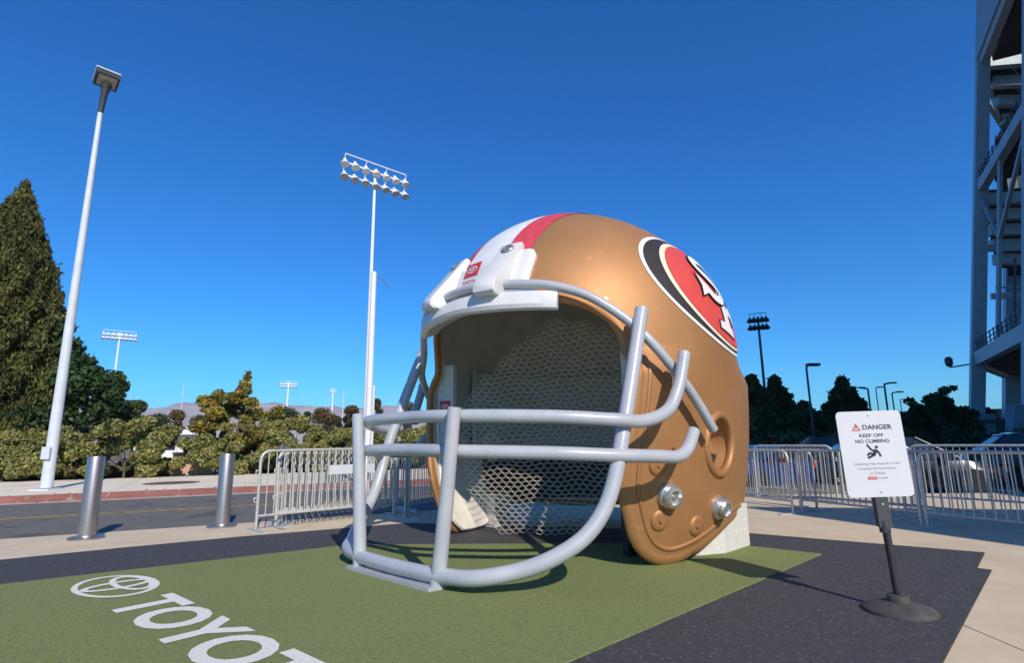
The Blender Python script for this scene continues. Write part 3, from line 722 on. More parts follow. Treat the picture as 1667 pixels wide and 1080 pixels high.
# hexagonal netting hung inside the opening
NETP = [(0.30, 2.60), (0.77, 2.52), (1.20, 2.30), (1.27, 2.15), (1.06, 1.53), (0.80, 0.80), (0.50, 0.30), (0.30, 0.06), (-0.24, 0.05), (-0.9, 0.06), (-1.36, 0.60), (-1.50, 1.36), (-1.2, 1.80), (-0.38, 2.32)]
def inside(p, poly):
    r = False; j = len(poly) - 1
    for i in range(len(poly)):
        a, b = poly[i], poly[j]
        if (a[1] > p[1]) != (b[1] > p[1]) and p[0] < (b[0] - a[0]) * (p[1] - a[1]) / (b[1] - a[1]) + a[0]: r = not r
        j = i
    return r
net = MB(); cw, chh = 0.112, 0.052; seen = set()
def npt(a, z):
    sag = 0.16 * math.sin((z - 0.05) / 2.5 * math.pi) * (1 - (a / 1.5) ** 2)
    wob = 0.018 * math.sin(9 * a + 3 * z) * math.sin(7 * z - 2 * a)
    lift = 0.10 * math.sin(1.7 * a + 0.6) * (1 - z / 2.6)
    return Vector((0.94 - sag - 0.20 * (2.6 - z) + 0.15 * max(0.0, -a) + wob, a + wob * 0.6, max(0.03, z + lift * 0.5 + wob)))
for i in range(-24, 24):
    for j in range(0, 56):
        a0 = i * cw + (cw / 2 if j % 2 else 0); z0 = j * chh
        a = a0 + 0.30 * 0; q = [(a0 - cw * 0.20, z0 + chh * 0.5), (a0 + cw * 0.20, z0 + chh * 0.5), (a0 + cw * 0.5, z0), (a0 + cw * 0.20, z0 - chh * 0.5), (a0 - cw * 0.20, z0 - chh * 0.5), (a0 - cw * 0.5, z0)]
        if not inside((a0, z0), NETP) or z0 < 0.06: continue
        for k in range(6):
            p1, p2 = q[k], q[(k + 1) % 6]; key = tuple(sorted(((round(p1[0], 2), round(p1[1], 2)), (round(p2[0], 2), round(p2[1], 2)))))
            if key in seen: continue
            seen.add(key); net.tube([npt(*p1), npt(*p2)], 0.0028, 4, cap=False)
tag(net.build('netting', M['wire'], HX, smooth=False), kind='stuff')

# ------------------------------------------------------------------ danger sign on its stand
SG = thing('danger_sign', 'white danger keep off no climbing notice on a leaning black post with round rubber base', 'sign', (2.665, 4.19, 0.012))
pt = Vector((-0.022, 0.03, 1.0))                                     # direction of the leaning post
MB().lathe([(0.228, 0.0), (0.228, 0.013), (0.215, 0.026), (0.15, 0.048), (0.10, 0.064), (0.07, 0.068), (0.066, 0.105), (0.052, 0.112), (0.02, 0.112)], 36).build('sign_base', M['base_rubber'], SG, angle=60)
MB().tube([(0, 0, 0.12), pt * 0.60], 0.0255, 16).build('sign_post', M['black'], SG)
tiltm = Matrix(((0.985, 0, -0.075, 0), (-0.17, 0.985, 0.02, 0), (0.03, 0, 1, 0), (0, 0, 0, 1)))
ax = Vector((1.0, -0.02, 0.004)).normalized(); az = pt.normalized(); ax = (ax - az * ax.dot(az)).normalized(); ay = az.cross(ax)
PM = Matrix(((ax.x, ay.x, az.x, 0), (ax.y, ay.y, az.y, 0), (ax.z, ay.z, az.z, 0), (0, 0, 0, 1)))
br = MB(); br.box((-0.045, -0.012, 0.56), (0.045, 0.030, 0.80), 0, PM); br.tube([PM @ Vector((0, 0.01, 0.52)), PM @ Vector((0, 0.01, 0.60))], 0.036, 14); br.build('post_bracket', M['darkpole'], SG)
pw, ph, pz = 0.475, 0.615, 0.765
out = rounded([(-pw / 2, 0, pz), (pw / 2, 0, pz), (pw / 2, 0, pz + ph), (-pw / 2, 0, pz + ph)], 0.04, 6, True)
b = MB(); n = len(out); V = [PM @ (Vector(p) + Vector((0, -0.018, 0))) for p in out] + [PM @ (Vector(p) + Vector((0, -0.014, 0))) for p in out]
b.add(V, [tuple(range(n)), tuple(range(n, 2 * n))[::-1]] + [(i, (i + 1) % n, n + (i + 1) % n, n + i) for i in range(n)])
board = b.build('sign_board', M['sign_white'], SG, smooth=False)
def on_sign(name, v, f, m, dep=-0.0195): return MB().add([PM @ Vector((a, dep, pz + c)) for a, c in v], f).build(name, m, board, smooth=False)
def sign_text(s, cx, cz, w, h, m, bold=0.02):
    v, f, asp = text_mesh(s, bold); return on_sign('lettering', [(cx + (a - 0.5) * w, cz + (c - 0.5) * h) for a, c in v], f, m)
sign_text('DANGER', 0.052, 0.497, 0.215, 0.036, M['ink'])
sign_text('KEEP OFF', 0.0, 0.437, 0.175, 0.025, M['ink'], 0.015)
sign_text('NO CLIMBING', 0.0, 0.396, 0.245, 0.026, M['ink'], 0.015)
sign_text('Climbing May Result in Fall', 0.0, 0.232, 0.33, 0.022, M['ink_grey'], 0.0)
sign_text('Causing Serious Injury', 0.0, 0.200, 0.275, 0.022, M['ink_grey'], 0.0)
sign_text('or Death', 0.0, 0.168, 0.11, 0.020, M['ink_grey'], 0.0)
on_sign('red_label', [(-0.075, 0.122), (-0.012, 0.122), (-0.012, 0.143), (-0.075, 0.143)], [(0, 1, 2, 3)], M['sign_red'])
sign_text('LEVI\'S', -0.0435, 0.1325, 0.045, 0.011, M['sign_white'], 0.02).data.transform(Matrix.Translation(PM.to_3x3() @ Vector((0, -0.001, 0))))
sign_text('STADIUM', 0.03, 0.1325, 0.072, 0.010, M['ink_grey'], 0.01)
tri_o = [(-0.135, 0.473), (-0.070, 0.473), (-0.1025, 0.527)]; tri_i = [(-0.122, 0.480), (-0.083, 0.480), (-0.1025, 0.513)]
on_sign('warning_triangle', tri_o + tri_i, [(0, 1, 4, 3), (1, 2, 5, 4), (2, 0, 3, 5)], M['sign_red'])
on_sign('warning_mark', [(-0.105, 0.489), (-0.100, 0.489), (-0.0985, 0.504), (-0.1065, 0.504), (-0.105, 0.483), (-0.100, 0.483), (-0.100, 0.487), (-0.105, 0.487)], [(0, 1, 2, 3), (4, 5, 6, 7)], M['ink'])
fig = []
def limb(pts, w): P = stroke(pts, w, 4); fig.append(P)
limb([(-0.045, 0.372), (-0.018, 0.335), (0.008, 0.322)], 0.0075); limb([(0.018, 0.335), (0.004, 0.312), (-0.010, 0.292)], 0.013)
limb([(0.020, 0.330), (0.036, 0.305), (0.042, 0.283)], 0.0075); limb([(-0.004, 0.300), (-0.035, 0.308), (-0.050, 0.292)], 0.008); limb([(-0.010, 0.294), (-0.032, 0.283), (-0.052, 0.276)], 0.008)
fv, ff = [], []
for P in fig: ff.append(tuple(range(len(fv), len(fv) + len(P)))); fv += P
hd = ell(0.022, 0.352, 0.0115, 0.0115, 16); ff.append(tuple(range(len(fv), len(fv) + 16))); fv += hd
fo = on_sign('falling_figure', fv, ff, M['ink'])
for zz in (0.585, 0.035): MB().lathe([(0.007, 0), (0.007, 0.004), (0.002, 0.005)], 10, PM @ Matrix.Translation((0, -0.0185, pz + zz)) @ Matrix.Rotation(R_(90), 4, 'X')).build('sign_bolt', M['steel'], board)
MB().lathe([(0.008, 0), (0.008, 0.004), (0.002, 0.005)], 10, PM @ Matrix.Translation((0, -0.0125, 0.715)) @ Matrix.Rotation(R_(90), 4, 'X')).build('bracket_bolt', M['steel'], SG)

# ------------------------------------------------------------------ bollards
def bollard(loc, label):
    t = thing('bollard', label, 'bollard', loc, 0, 'steel bollards along the road edge')
    MB().lathe([(0.102, 0.02), (0.102, 1.04), (0.097, 1.055), (0.02, 1.06)], 36).build('post', M['stainless'], t, angle=50)
    MB().lathe([(0.205, 0.0), (0.205, 0.022), (0.195, 0.03), (0.115, 0.03), (0.107, 0.045), (0.03, 0.045)], 36).build('base_plate', M['stainless'], t, angle=50)
    return t
bollard((-5.62, 7.74, 0), 'stainless steel bollard nearer the tall grey lamp post, left of the pair')
bollard((-4.33, 8.70, 0), 'stainless steel bollard just left of the crowd barriers, right of the pair')

# ------------------------------------------------------------------ crowd barriers
def make_barrier(loc, rz, label, group, length=2.3, h=1.1, nb=19, sign=False, lean=0, feet=True):
    t = thing('crowd_barrier', label, 'barrier', loc, rz, group)
    t.rotation_euler = (lean, 0, rz)
    L = length
    MB().tube(rounded([(0, 0, 0.02), (0, 0, h), (L, 0, h), (L, 0, 0.02)], 0.16, 7), 0.021, 10).build('frame', M['galv'], t, angle=60)
    MB().tube([(0.0, 0, 0.20), (L, 0, 0.20)], 0.016, 8).build('bottom_rail', M['galv'], t, angle=60)
    key = ('bal', round(h, 2))
    if key not in BAL: BAL[key] = MB().tube([(0, 0, 0.20), (0, 0, h)], 0.0085, 6, cap=False).mesh('baluster', M['galv'])
    for k in range(nb):
        inst('baluster', BAL[key], t, (L * (k + 1) / (nb + 1), 0, 0), (0, 0, 0))
    for x in (0.0, L):
        if feet:
            MB().box((x - 0.035, -0.30, 0.0), (x + 0.035, 0.30, 0.014)).build('foot_plate', M['galv'], t, smooth=False)
        s = -1 if x == 0 else 1
        for z in (0.42, 0.80): MB().tube(rounded([(x, 0, z + 0.03), (x + s * 0.055, 0, z + 0.03), (x + s * 0.055, 0, z - 0.03), (x, 0, z - 0.03)], 0.02, 3), 0.008, 6).build('hook', M['galv'], t)
    return t
BAL = {}
gl = 'nested crowd barriers stored left of the helmet'
fd = R_(44.8); ux, uy = math.cos(fd), math.sin(fd); px, py = -uy, ux
b0 = make_barrier((-3.62, 8.24, 0), fd, 'front galvanised barrier of the nested stack, blank metal plate on its bars', gl)
MB().box((1.05, -0.012, 0.72), (1.85, 0.004, 0.86)).build('name_plate', M['pole'], b0, smooth=False)
labs = ['second barrier back in the nested stack, just behind the front one', 'third barrier back in the nested stack beside the steel bollard', 'fourth barrier back in the nested stack beside the steel bollard', 'rearmost barrier of the nested stack, closest to the road']
for i in range(4):
    o2 = 0.16 + 0.15 * i; s2 = 0.34 + 0.10 * i - 0.02 * (i % 2)
    make_barrier((-3.62 + ux * s2 + px * o2, 8.24 + uy * s2 + py * o2, 0), fd + R_(1.2 * (i % 3) - 1), labs[i], gl, lean=R_(-2 + 1.5 * i))
for i, (x, y, a, lb) in enumerate(((-1.74, 9.35, 66, 'shaded barrier standing end-on behind the cage, nearest the helmet shell'), (-1.98, 9.62, 62, 'shaded barrier end-on behind the cage, one further from the helmet shell'), (-1.20, 10.0, 40, 'barrier behind the far cheek of the helmet, running toward the road'))):
    make_barrier((x, y, 0), R_(a), lb, 'barriers in the shade behind the helmet cage', length=2.2)
gr = 'crowd barriers in line right of the helmet'
def seg_barrier(x0, y0, x1, y1, label, group, **k):
    return make_barrier((x0, y0, 0), math.atan2(y1 - y0, x1 - x0), label, group, length=math.hypot(x1 - x0, y1 - y0), **k)
ba = seg_barrier(4.50, 9.45, 3.62, 11.5, 'crowd barrier whose left half is hidden behind the helmet', gr, h=1.0)
bb = seg_barrier(4.74, 9.62, 5.48, 7.92, 'crowd barrier directly behind the danger sign board', gr, h=1.0)
bc = seg_barrier(5.52, 7.86, 6.45, 5.75, 'nearest crowd barrier at the right edge, cut off by the frame', gr, h=1.0)
for o_, z in ((ba, 0.80),):
    MB().box((0.06, -0.03, z), (0.20, -0.022, z + 0.08)).build('barrier_tag', M['tag'], o_, smooth=False)
    MB().box((1.02, -0.03, z - 0.05), (1.12, -0.022, z + 0.05)).build('barrier_tag', M['tag'], o_, smooth=False)
g2 = 'crowd barriers of the second row by the cars'
seg_barrier(6.05, 10.9, 5.15, 12.3, 'second-row barrier farthest back, showing above the first row beside the helmet', g2, h=1.05)
seg_barrier(7.05, 10.2, 6.15, 10.86, 'second-row barrier behind the danger sign, in front of the blue car', g2, h=1.05)
seg_barrier(8.0, 8.55, 6.95, 10.1, 'second-row barrier right of the danger sign, before the dark cars', g2, h=1.05)
bd_ = seg_barrier(8.9, 7.1, 8.06, 8.5, 'second-row barrier with a red and white board, near the right edge', g2, h=1.05)
seg_barrier(5.05, 9.75, 4.15, 11.6, 'barrier nested close behind the first one right of the helmet', g2, h=0.99)
seg_barrier(5.98, 8.6, 5.05, 10.3, 'barrier nested close behind the one at the danger sign', g2, h=0.99)
seg_barrier(6.75, 6.95, 5.85, 8.75, 'barrier nested close behind the nearest right-hand one', g2, h=0.99)
MB().box((0.30, 0.02, 0.25), (0.36, 0.035, 1.0)).build('marker_board', M['tagw'], bd_, smooth=False)
MB().box((0.40, 0.02, 0.55), (0.75, 0.035, 0.72)).build('barrier_tag', M['tag'], bd_, smooth=False)

# ------------------------------------------------------------------ poles and lamps
def street_lamp_big():
    t = thing('lamp_post', 'tall tapered grey lamp post with a box floodlight, beside the cypress', 'lamp post', (-11.62, 14.41, 0.132))
    h = 10.35
    MB().tube([(0, 0, 0.05), (0, 0, 1.5), (0, 0, h)], [0.135, 0.125, 0.062], 20, cap=True).build('pole', M['pole'], t, angle=60)
    MB().box((-0.24, -0.24, 0.0), (0.24, 0.24, 0.035)).build('base_plate', M['pole'], t, smooth=False)
    MB().box((-0.10, -0.19, 0.75), (0.10, -0.145, 1.05)).build('hand_hole_cover', M['pole'], t, smooth=False)
    MB().tube([(0, 0, h), (0.06, -0.03, h + 0.55), (0.12, -0.07, h + 0.86)], [0.065, 0.085, 0.135], 14).build('tenon', M['darkpole'], t)
    mt = Matrix.Translation((0.13, -0.10, h + 0.98)) @ Matrix.Rotation(R_(48), 4, 'Z') @ Matrix.Rotation(R_(-30), 4, 'X') @ Matrix.Scale(0.84, 4)
    ho = MB().box((-0.33, -0.27, -0.12), (0.33, 0.27, 0.14), 0, mt).build('lamp_head', M['darkpole'], t, smooth=False)
    MB().box((-0.345, -0.285, 0.14), (0.345, 0.285, 0.19), 0, mt).build('lamp_cover', M['polew'], ho, smooth=False)
    MB().box((-0.26, -0.21, -0.132), (0.26, 0.21, -0.121), 0, mt).build('lens', M['lamp_glass'], ho, smooth=False)
street_lamp_big()
_lamp = MB().lathe([(0.36, 0.0), (0.34, 0.12), (0.22, 0.36), (0.13, 0.52), (0.12, 0.66), (0.03, 0.68)], 14).mesh('floodlight', M['reflector'])
_lampd = MB().lathe([(0.36, 0.0), (0.34, 0.12), (0.22, 0.36), (0.13, 0.52), (0.12, 0.66), (0.03, 0.68)], 14).mesh('floodlight', M['darkpole'])
def flood_tower(loc, h, width, n, rows, rz, label, r=(0.32, 0.16), pm_='polew', lm=None, sc=1.0, tilt=22, gap=1.25):
    t = thing('floodlight_mast', label, 'floodlight', loc, rz, 'sports field floodlight masts')
    MB().tube([(0, 0, 0), (0, 0, h)], list(r), 14).build('mast', M[pm_], t, angle=60)
    for k in range(rows):
        z = h - 0.25 - k * gap * sc
        MB().box((-width / 2, -0.07 * sc, z - 0.07 * sc), (width / 2, 0.07 * sc, z + 0.07 * sc)).build('cross_arm', M[pm_], t, smooth=False)
    MB().box((-width / 2, -0.35 * sc, h + 0.40 * sc), (width / 2, -0.25 * sc, h + 0.48 * sc)).build('top_rail', M[pm_], t, smooth=False)
    for x in np.linspace(-width / 2, width / 2, 4): MB().tube([(x, -0.3 * sc, h + 0.44 * sc), (x, 0, h - 0.25 - (rows - 1) * gap * sc)], 0.035 * sc, 6).build('strut', M[pm_], t)
    for k in range(rows):
        for i in range(n):
            x = -width / 2 + width * i / (n - 1)
            inst('floodlight', lm or _lamp, t, (x, -0.30 * sc, h - 0.30 - k * gap * sc - 0.35 * sc), (R_(-tilt - 4 * k), 0, R_(10 * math.sin(i * 1.7) + (i - n / 2) * 5)), (sc * 1.12,) * 3)
    return t
def face(px_, py_, deg=0): return math.atan2(-px_, py_) * 0 + R_(deg)
flood_tower((-13.0, 50, -0.3), 27.3, 6.5, 7, 2, R_(43), 'tall white floodlight mast with fourteen lamps, left of the helmet', (0.22, 0.13))
flood_tower((-57.0, 80, -0.3), 17.6, 3.9, 8, 2, R_(35), 'floodlight mast partly hidden by the dark leafy tree', (0.22, 0.12), sc=0.6, gap=0.9)
flood_tower((-36.0, 90, -0.3), 11.2, 2.4, 6, 2, R_(22), 'low floodlight mast above the hedge, right of the golden tree', (0.22, 0.12), sc=0.45, gap=0.9)
flood_tower((-35.2, 110, -0.3), 11.9, 1.0, 3, 2, R_(18), 'small distant floodlight mast left of the twin white poles', (0.22, 0.14), sc=0.4, gap=0.9)
flood_tower((26.9, 60, -0.3), 14.6, 1.7, 5, 2, R_(-24), 'dark floodlight mast rising from the conifers right of the helmet', (0.17, 0.12), 'darkpole', _lampd, 0.75, gap=1.1)
wp = thing('white_pole', 'bare white pole with a slack cable at its tip, in front of the tall mast', 'pole', (-3.62, 14.2, 0.0))
MB().tube([(0, 0, 0), (0, 0, 5.62)], [0.085, 0.07], 14).build('pole', M['polew'], wp)
MB().tube(spline([(0.04, 0, 5.55), (0.16, 0.0, 5.47), (0.30, 0, 5.33), (0.42, 0.0, 5.2)], 4), 0.011, 6).build('cable', M['cable'], wp)
MB().box((-0.14, -0.14, 0), (0.14, 0.14, 0.02)).build('base_plate', M['polew'], wp, smooth=False)
mp = thing('slim_pole', 'slim grey pole right beside the tall white floodlight mast', 'pole', (-4.95, 20.0, 0.0))
MB().tube([(0, 0, 0), (0, 0, 3.2)], 0.05, 10).build('pole', M['pole'], mp)
def cobra(loc, h, arm, label, m='darkpole', r=0.07, rz=0):
    t = thing('street_lamp', label, 'street lamp', loc, rz, 'street lamps beyond the barriers')
    MB().tube(rounded([(0, 0, 0), (0, 0, h), (arm, 0, h + 0.12)], 0.15, 5), r, 10).build('pole', M[m], t)
    MB().box((arm - 0.1, -0.16, h + 0.05), (arm + 0.55, 0.16, h + 0.19)).build('lamp_head', M[m], t, smooth=False)
cobra((15.8, 30, -0.3), 5.25, 0.15, 'dark street lamp standing left of the danger sign', r=0.055)
cobra((37.9, 60, -0.3), 6.6, -0.9, 'leftmost of the small street lamps above the danger sign', r=0.09)
cobra((45.2, 70, -0.3), 7.5, 0.3, 'thin street lamp second from left above the danger sign', r=0.06)
cobra((36.4, 55, -0.3), 6.6, 0.6, 'tallest of the small street lamps above the danger sign', r=0.09)
cobra((40.4, 60, -0.3), 6.1, 0.6, 'short street lamp right of the tallest one above the sign', r=0.07)
cobra((54.9, 80, -0.3), 6.7, 1.1, 'rightmost of the small street lamps, T-shaped, above the danger sign', r=0.06)
rt = thing('radio_mast', 'very thin distant radio mast left of the golden tree', 'mast', (-117.4, 200, -0.3))
MB().tube([(0, 0, 0), (0, 0, 24)], [0.20, 0.10], 6).build('mast', M['pole'], rt)
rt = thing('radio_mast', 'very thin distant mast just left of the tall white floodlight mast', 'mast', (-39.1, 130, -0.3))
MB().tube([(0, 0, 0), (0, 0, 13.6)], [0.16, 0.10], 6).build('mast', M['pole'], rt)
for k, (z, lb) in enumerate(((17.6, 'topmost'), (16.0, 'second from top'), (14.4, 'third from top'), (12.8, 'lowest'))):
    P = [(-190 + 260 * i / 20, 205 - 10 * i / 20, z + 1.2 * ((i / 10 - 1) ** 2)) for i in range(21)]
    tag(MB().tube(P, 0.035, 4).build('power_line', M['pole']), '%s of the faint power lines crossing the sky over the hills' % lb, 'power line', 'power lines over the hills')

# ------------------------------------------------------------------ vegetation
def leaf_mesh(name, pts, size, m, up=0.0, aspect=1.6, rng=RNG, nrm_=None):
    n = len(pts); P = np.asarray(pts, float)
    d = rng.normal(size=(n, 3)); d[:, 2] += up; d /= np.linalg.norm(d, axis=1)[:, None]
    e = rng.normal(size=(n, 3))
    if nrm_ is not None: e = np.cross(d, nrm_ + 0.5 * rng.normal(size=(n, 3)))
    else: e = np.cross(d, e)
    e /= np.linalg.norm(e, axis=1)[:, None] + 1e-9
    s = size * rng.uniform(0.45, 1.6, n)[:, None]
    nn = np.cross(d, e)
    A = P - d * s * aspect * 0.5; B = P + e * s * 0.45 + nn * s * 0.1; C_ = P + d * s * aspect * 0.5; Dd = P - e * s * 0.45 + nn * s * 0.1
    V = np.stack([A, B, C_, Dd], 1).reshape(-1, 3)
    me = bpy.data.meshes.new(name); me.vertices.add(4 * n); me.vertices.foreach_set('co', V.ravel())
    me.loops.add(4 * n); me.loops.foreach_set('vertex_index', np.arange(4 * n, dtype=np.int32))
    me.polygons.add(n); me.polygons.foreach_set('loop_start', np.arange(0, 4 * n, 4, dtype=np.int32)); me.polygons.foreach_set('loop_total', np.full(n, 4, np.int32))
    me.materials.append(m); me.update(); me.validate(); return me
def blob(c, r, n, rng=RNG, shell_=0.55):
    d = rng.normal(size=(n, 3)); d /= np.linalg.norm(d, axis=1)[:, None]
    k = (shell_ + (1 - shell_) * rng.random(n)) ** 1.0
    return np.asarray(c) + d * np.asarray(r) * k[:, None]
def trunk(parent, h, r, limbs, m='bark', lean=(0, 0)):
    b = MB(); b.tube([(0, 0, 0), (lean[0] * 0.4, lean[1] * 0.4, h * 0.5), (lean[0], lean[1], h)], [r, r * 0.75, r * 0.45], 8)
    b.build('trunk', M[m], parent)
    if limbs:
        for p in limbs:
            z0 = h * 0.45; MB().tube([(0, 0, z0), ((p[0]) * 0.5, p[1] * 0.5, z0 + (p[2] - z0) * 0.45), p], [r * 0.5, r * 0.3, r * 0.12], 6).build('limb', M[m], parent)
def tree(name, loc, clumps, nleaf, size, m, label, cat='tree', group=None, th=None, tr=0.15, aspect=1.6, up=0.0, rng=RNG):
    t = thing(name, label, cat, loc, 0, group)
    vol = np.array([c[3] ** 2 for c in clumps]); vol = vol / vol.sum()
    P = np.concatenate([blob(c[:3], (c[3], c[3], c[3] * (c[4] if len(c) > 4 else 0.8)), max(6, int(nleaf * v)), rng) for c, v in zip(clumps, vol)])
    inst('crown', leaf_mesh('crown', P, size, M[m], up, aspect, rng), t)
    hh = th or np.mean([c[2] for c in clumps])
    big = sorted(clumps, key=lambda c: -c[3])[:6]
    trunk(t, hh, tr, [tuple(c[:3]) for c in big])
    return t
def rand_clumps(n, R, H0, H1, r0, r1, seed, taper=None):
    g = np.random.default_rng(seed); out = []
    for i in range(n):
        z = g.uniform(H0, H1); tt = (z - H0) / (H1 - H0); rad = R * (taper(tt) if taper else math.sqrt(max(0.05, 1 - (2 * tt - 1) ** 2)))
        a = g.uniform(0, 6.283); q = rad * math.sqrt(g.uniform(0.15, 1)); out.append((q * math.cos(a), q * math.sin(a), z, g.uniform(r0, r1)))
    return out
# tall cypress
g = np.random.default_rng(3); n = 110000
cy = thing('cypress_tree', 'tall pointed cypress at the left edge behind the lamp post', 'tree', (-23.7, 25.5, -0.1))
zz = 14.0 * (1 - (1 - g.random(n)) ** 0.62); tt = zz / 14.0
Rr = np.interp(tt, [0, 0.08, 0.32, 0.54, 0.70, 0.86, 0.95, 1.0], [2.3, 2.6, 2.5, 1.95, 1.45, 0.76, 0.27, 0.02])
aa = g.uniform(0, 6.283, n)
lump = 1 + 0.20 * np.sin(5 * aa + 1.3 * zz) * np.sin(1.7 * zz + 2 * aa) + 0.10 * np.sin(11 * aa - 2.6 * zz) + 0.05 * np.sin(23 * aa + 5 * zz)
rad = Rr * lump * (0.72 + 0.33 * g.random(n) ** 0.6)
P = np.stack([rad * np.cos(aa), rad * np.sin(aa), zz + 0.15 * g.normal(size=n)], 1)
inst('crown', leaf_mesh('crown', P, 0.085, M['cypress'], 1.6, 2.6, g), cy)
core = MB().lathe([(0.3, 0.2), (1.5, 0.6), (1.65, 4), (1.25, 7), (0.80, 10), (0.2, 12.4), (0.02, 13.2)], 16).build('inner_foliage', M['cypress'], cy)
trunk(cy, 12, 0.35, None)
# dark broadleaf tree behind the lamp post
tree('broadleaf_tree', (-20.95, 27.0, -0.45), [(x, y, z, r) for x, y, z, r in rand_clumps(30, 2.5, 1.0, 5.6, 0.55, 1.05, 5) if z < 5.6 - 0.75 * max(0, x)] + [(-0.9, -0.6, 6.6, 0.7), (0.1, -1, 6.2, 0.65), (0.9, -1, 5.5, 0.55), (1.5, -1.1, 4.9, 0.5), (2.1, -1.1, 4.5, 0.5), (2.7, -1.2, 3.9, 0.45), (3.2, -1.3, 3.4, 0.35), (2.3, -1, 3.3, 0.5), (1.6, -1, 2.7, 0.6), (2.4, -1, 2.4, 0.4), (-0.2, -0.9, 7.2, 0.4)], 26000, 0.135, 'dark_leaf', 'dark green leafy tree right of the cypress, behind the lamp post', th=3.5, tr=0.28)
# golden tree
gp = rd(0.25, 24.3)
tree('golden_tree', (gp[0], gp[1], 0.1), rand_clumps(46, 1.4, 0.8, 2.9, 0.18, 0.42, 8) + [(0.15, 0, 3.15, 0.32), (0.2, 0, 3.42, 0.24), (0.26, 0, 3.66, 0.16), (0.28, 0, 3.84, 0.10), (-1.35, 0, 2.75, 0.30), (1.5, 0, 2.3, 0.30), (-0.8, 0, 2.9, 0.35)], 12000, 0.085, 'gold_leaf', 'yellow and orange leaved small tree rising above the hedge', th=1.7, tr=0.09)
# hedge shrubs, one by one
hs = 'olive hedge shrubs behind the sidewalk'
sheet('planting_bed', [rd(-60, 22.9), rd(120, 22.9), rd(120, 27), rd(-60, 27)], 0.09, M['dirt'])
shr = [(-6.3, 0.9, 1.25, 'low olive shrub at the foot of the cypress, leftmost in the hedge'), (-5.35, 1.0, 1.55, 'olive shrub just left of the lamp post foot'), (-4.45, 1.05, 1.75, 'olive shrub behind the lamp post, right of its foot'),
       (-3.1, 1.15, 2.05, 'round olive shrub in the middle of the hedge, above the left bollard'), (-2.2, 0.95, 1.75, 'lower olive shrub left of the peach block wall'), (-0.35, 0.85, 1.55, 'thin twiggy olive shrub right of the peach block wall'),
       (0.75, 1.15, 2.0, 'olive shrub under the golden tree, behind the right bollard'), (2.1, 1.2, 2.1, 'olive shrub behind the left end of the nested barriers'), (3.4, 1.2, 2.0, 'olive shrub behind the middle of the nested barriers'),
       (4.9, 1.15, 1.85, 'olive shrub left of the helmet cage upright'), (6.5, 1.2, 1.8, 'olive shrub seen through the face cage'), (8.2, 1.2, 1.75, 'olive shrub seen beside the far cheek of the helmet')]
for i, (sx, r, h, lb) in enumerate(shr):
    x, y = rd(sx, 23.45)
    cl = rand_clumps(30, r * 0.95, 0.2, h * 0.92, 0.14, 0.38, 40 + i, lambda t_: 0.75 + 0.35 * math.sin(min(1, t_ + 0.1) * 2.6))
    tree('hedge_shrub', (x, y, 0.09), cl, 13000, 0.056, 'hedge_leaf', lb, 'shrub', hs, th=0.6, tr=0.045, aspect=1.9)
# far trees beyond the hedge, left of the helmet
ft = 'distant trees beyond the hedge'
for i, (px_, Y_, wpx, ytop, m, lb) in enumerate([(208, 60, 52, 660, 'far_leaf', 'distant green tree right of the dark leafy tree'), (228, 62, 40, 648, 'far_leaf', 'distant grey-green tree left of the white building'), (262, 80, 48, 668, 'dark_leaf', 'distant dark green tree in front of the white building'), (294, 85, 34, 664, 'brown_leaf', 'distant brownish tree right of the white building'),
    (472, 85, 50, 662, 'dark_leaf', 'distant dark round tree behind the low floodlight mast'), (503, 95, 16, 674, 'dark_leaf', 'distant very small dark tree right of the low floodlight mast'), (528, 85, 44, 662, 'brown_leaf', 'distant brown tree between two far floodlight masts'), (548, 88, 30, 676, 'far_leaf', 'distant green tree left of the tall floodlight mast'), (574, 80, 30, 660, 'brown_leaf', 'distant reddish tree left of the cage upright'),
    (613, 75, 22, 654, 'far_leaf', 'distant narrow tree right of the white pole'), (668, 78, 40, 655, 'brown_leaf', 'distant brown tree seen past the cage side bar'), (330, 95, 40, 672, 'far_leaf', 'distant tree hidden mostly behind the golden tree')]):
    xr = (px_ - 833) / 913 * 1.005; x = xr * Y_; r = wpx / 2 / 913 * Y_; zt = 1.2 + 0.3 + Y_ * (724 - ytop) / 913
    nar = 0.55 if wpx < 25 else 0.8
    cl = [(0, 0, zt - r * nar, r * 0.75)] + rand_clumps(14, r * 0.7, zt * 0.25, zt - r * 0.5, r * 0.35, r * 0.55, 70 + i)
    tree('distant_tree', (x, Y_, -0.3), cl, 4200, 0.17, m, lb, 'tree', ft, th=zt * 0.5, tr=0.15)
# right side: dark conifers and trees in the stadium shade
def conifer(loc, h, R, seed, label, m='dark_leaf', n=7000, size=0.22):
    t = thing('conifer', label, 'tree', loc, 0, 'conifers right of the helmet')
    g = np.random.default_rng(seed); z = h * (0.06 + 0.94 * (1 - (1 - g.random(n)) ** 0.7)); tt = z / h; a = g.uniform(0, 6.283, n)
    rr_ = R * np.interp(tt, [0, 0.15, 0.5, 0.8, 0.9, 0.93, 0.97, 1], [0.9, 1, 0.8, 0.42, 0.16, 0.2, 0.14, 0.02]) * (1 + 0.22 * np.sin(4 * a + 5 * z) + 0.16 * np.sin(7 * a - 3.1 * z)) * (0.55 + 0.5 * g.random(n) ** 0.6)
    P = np.stack([rr_ * np.cos(a), rr_ * np.sin(a), z], 1)
    inst('crown', leaf_mesh('crown', P, size, M[m], 0.2, 1.8, g), t); trunk(t, h * 0.85, 0.2, None); return t
conifer((16.2, 38, -0.3), 5.75, 1.75, 1, 'dark conifer touching the right outline of the helmet', n=6000)
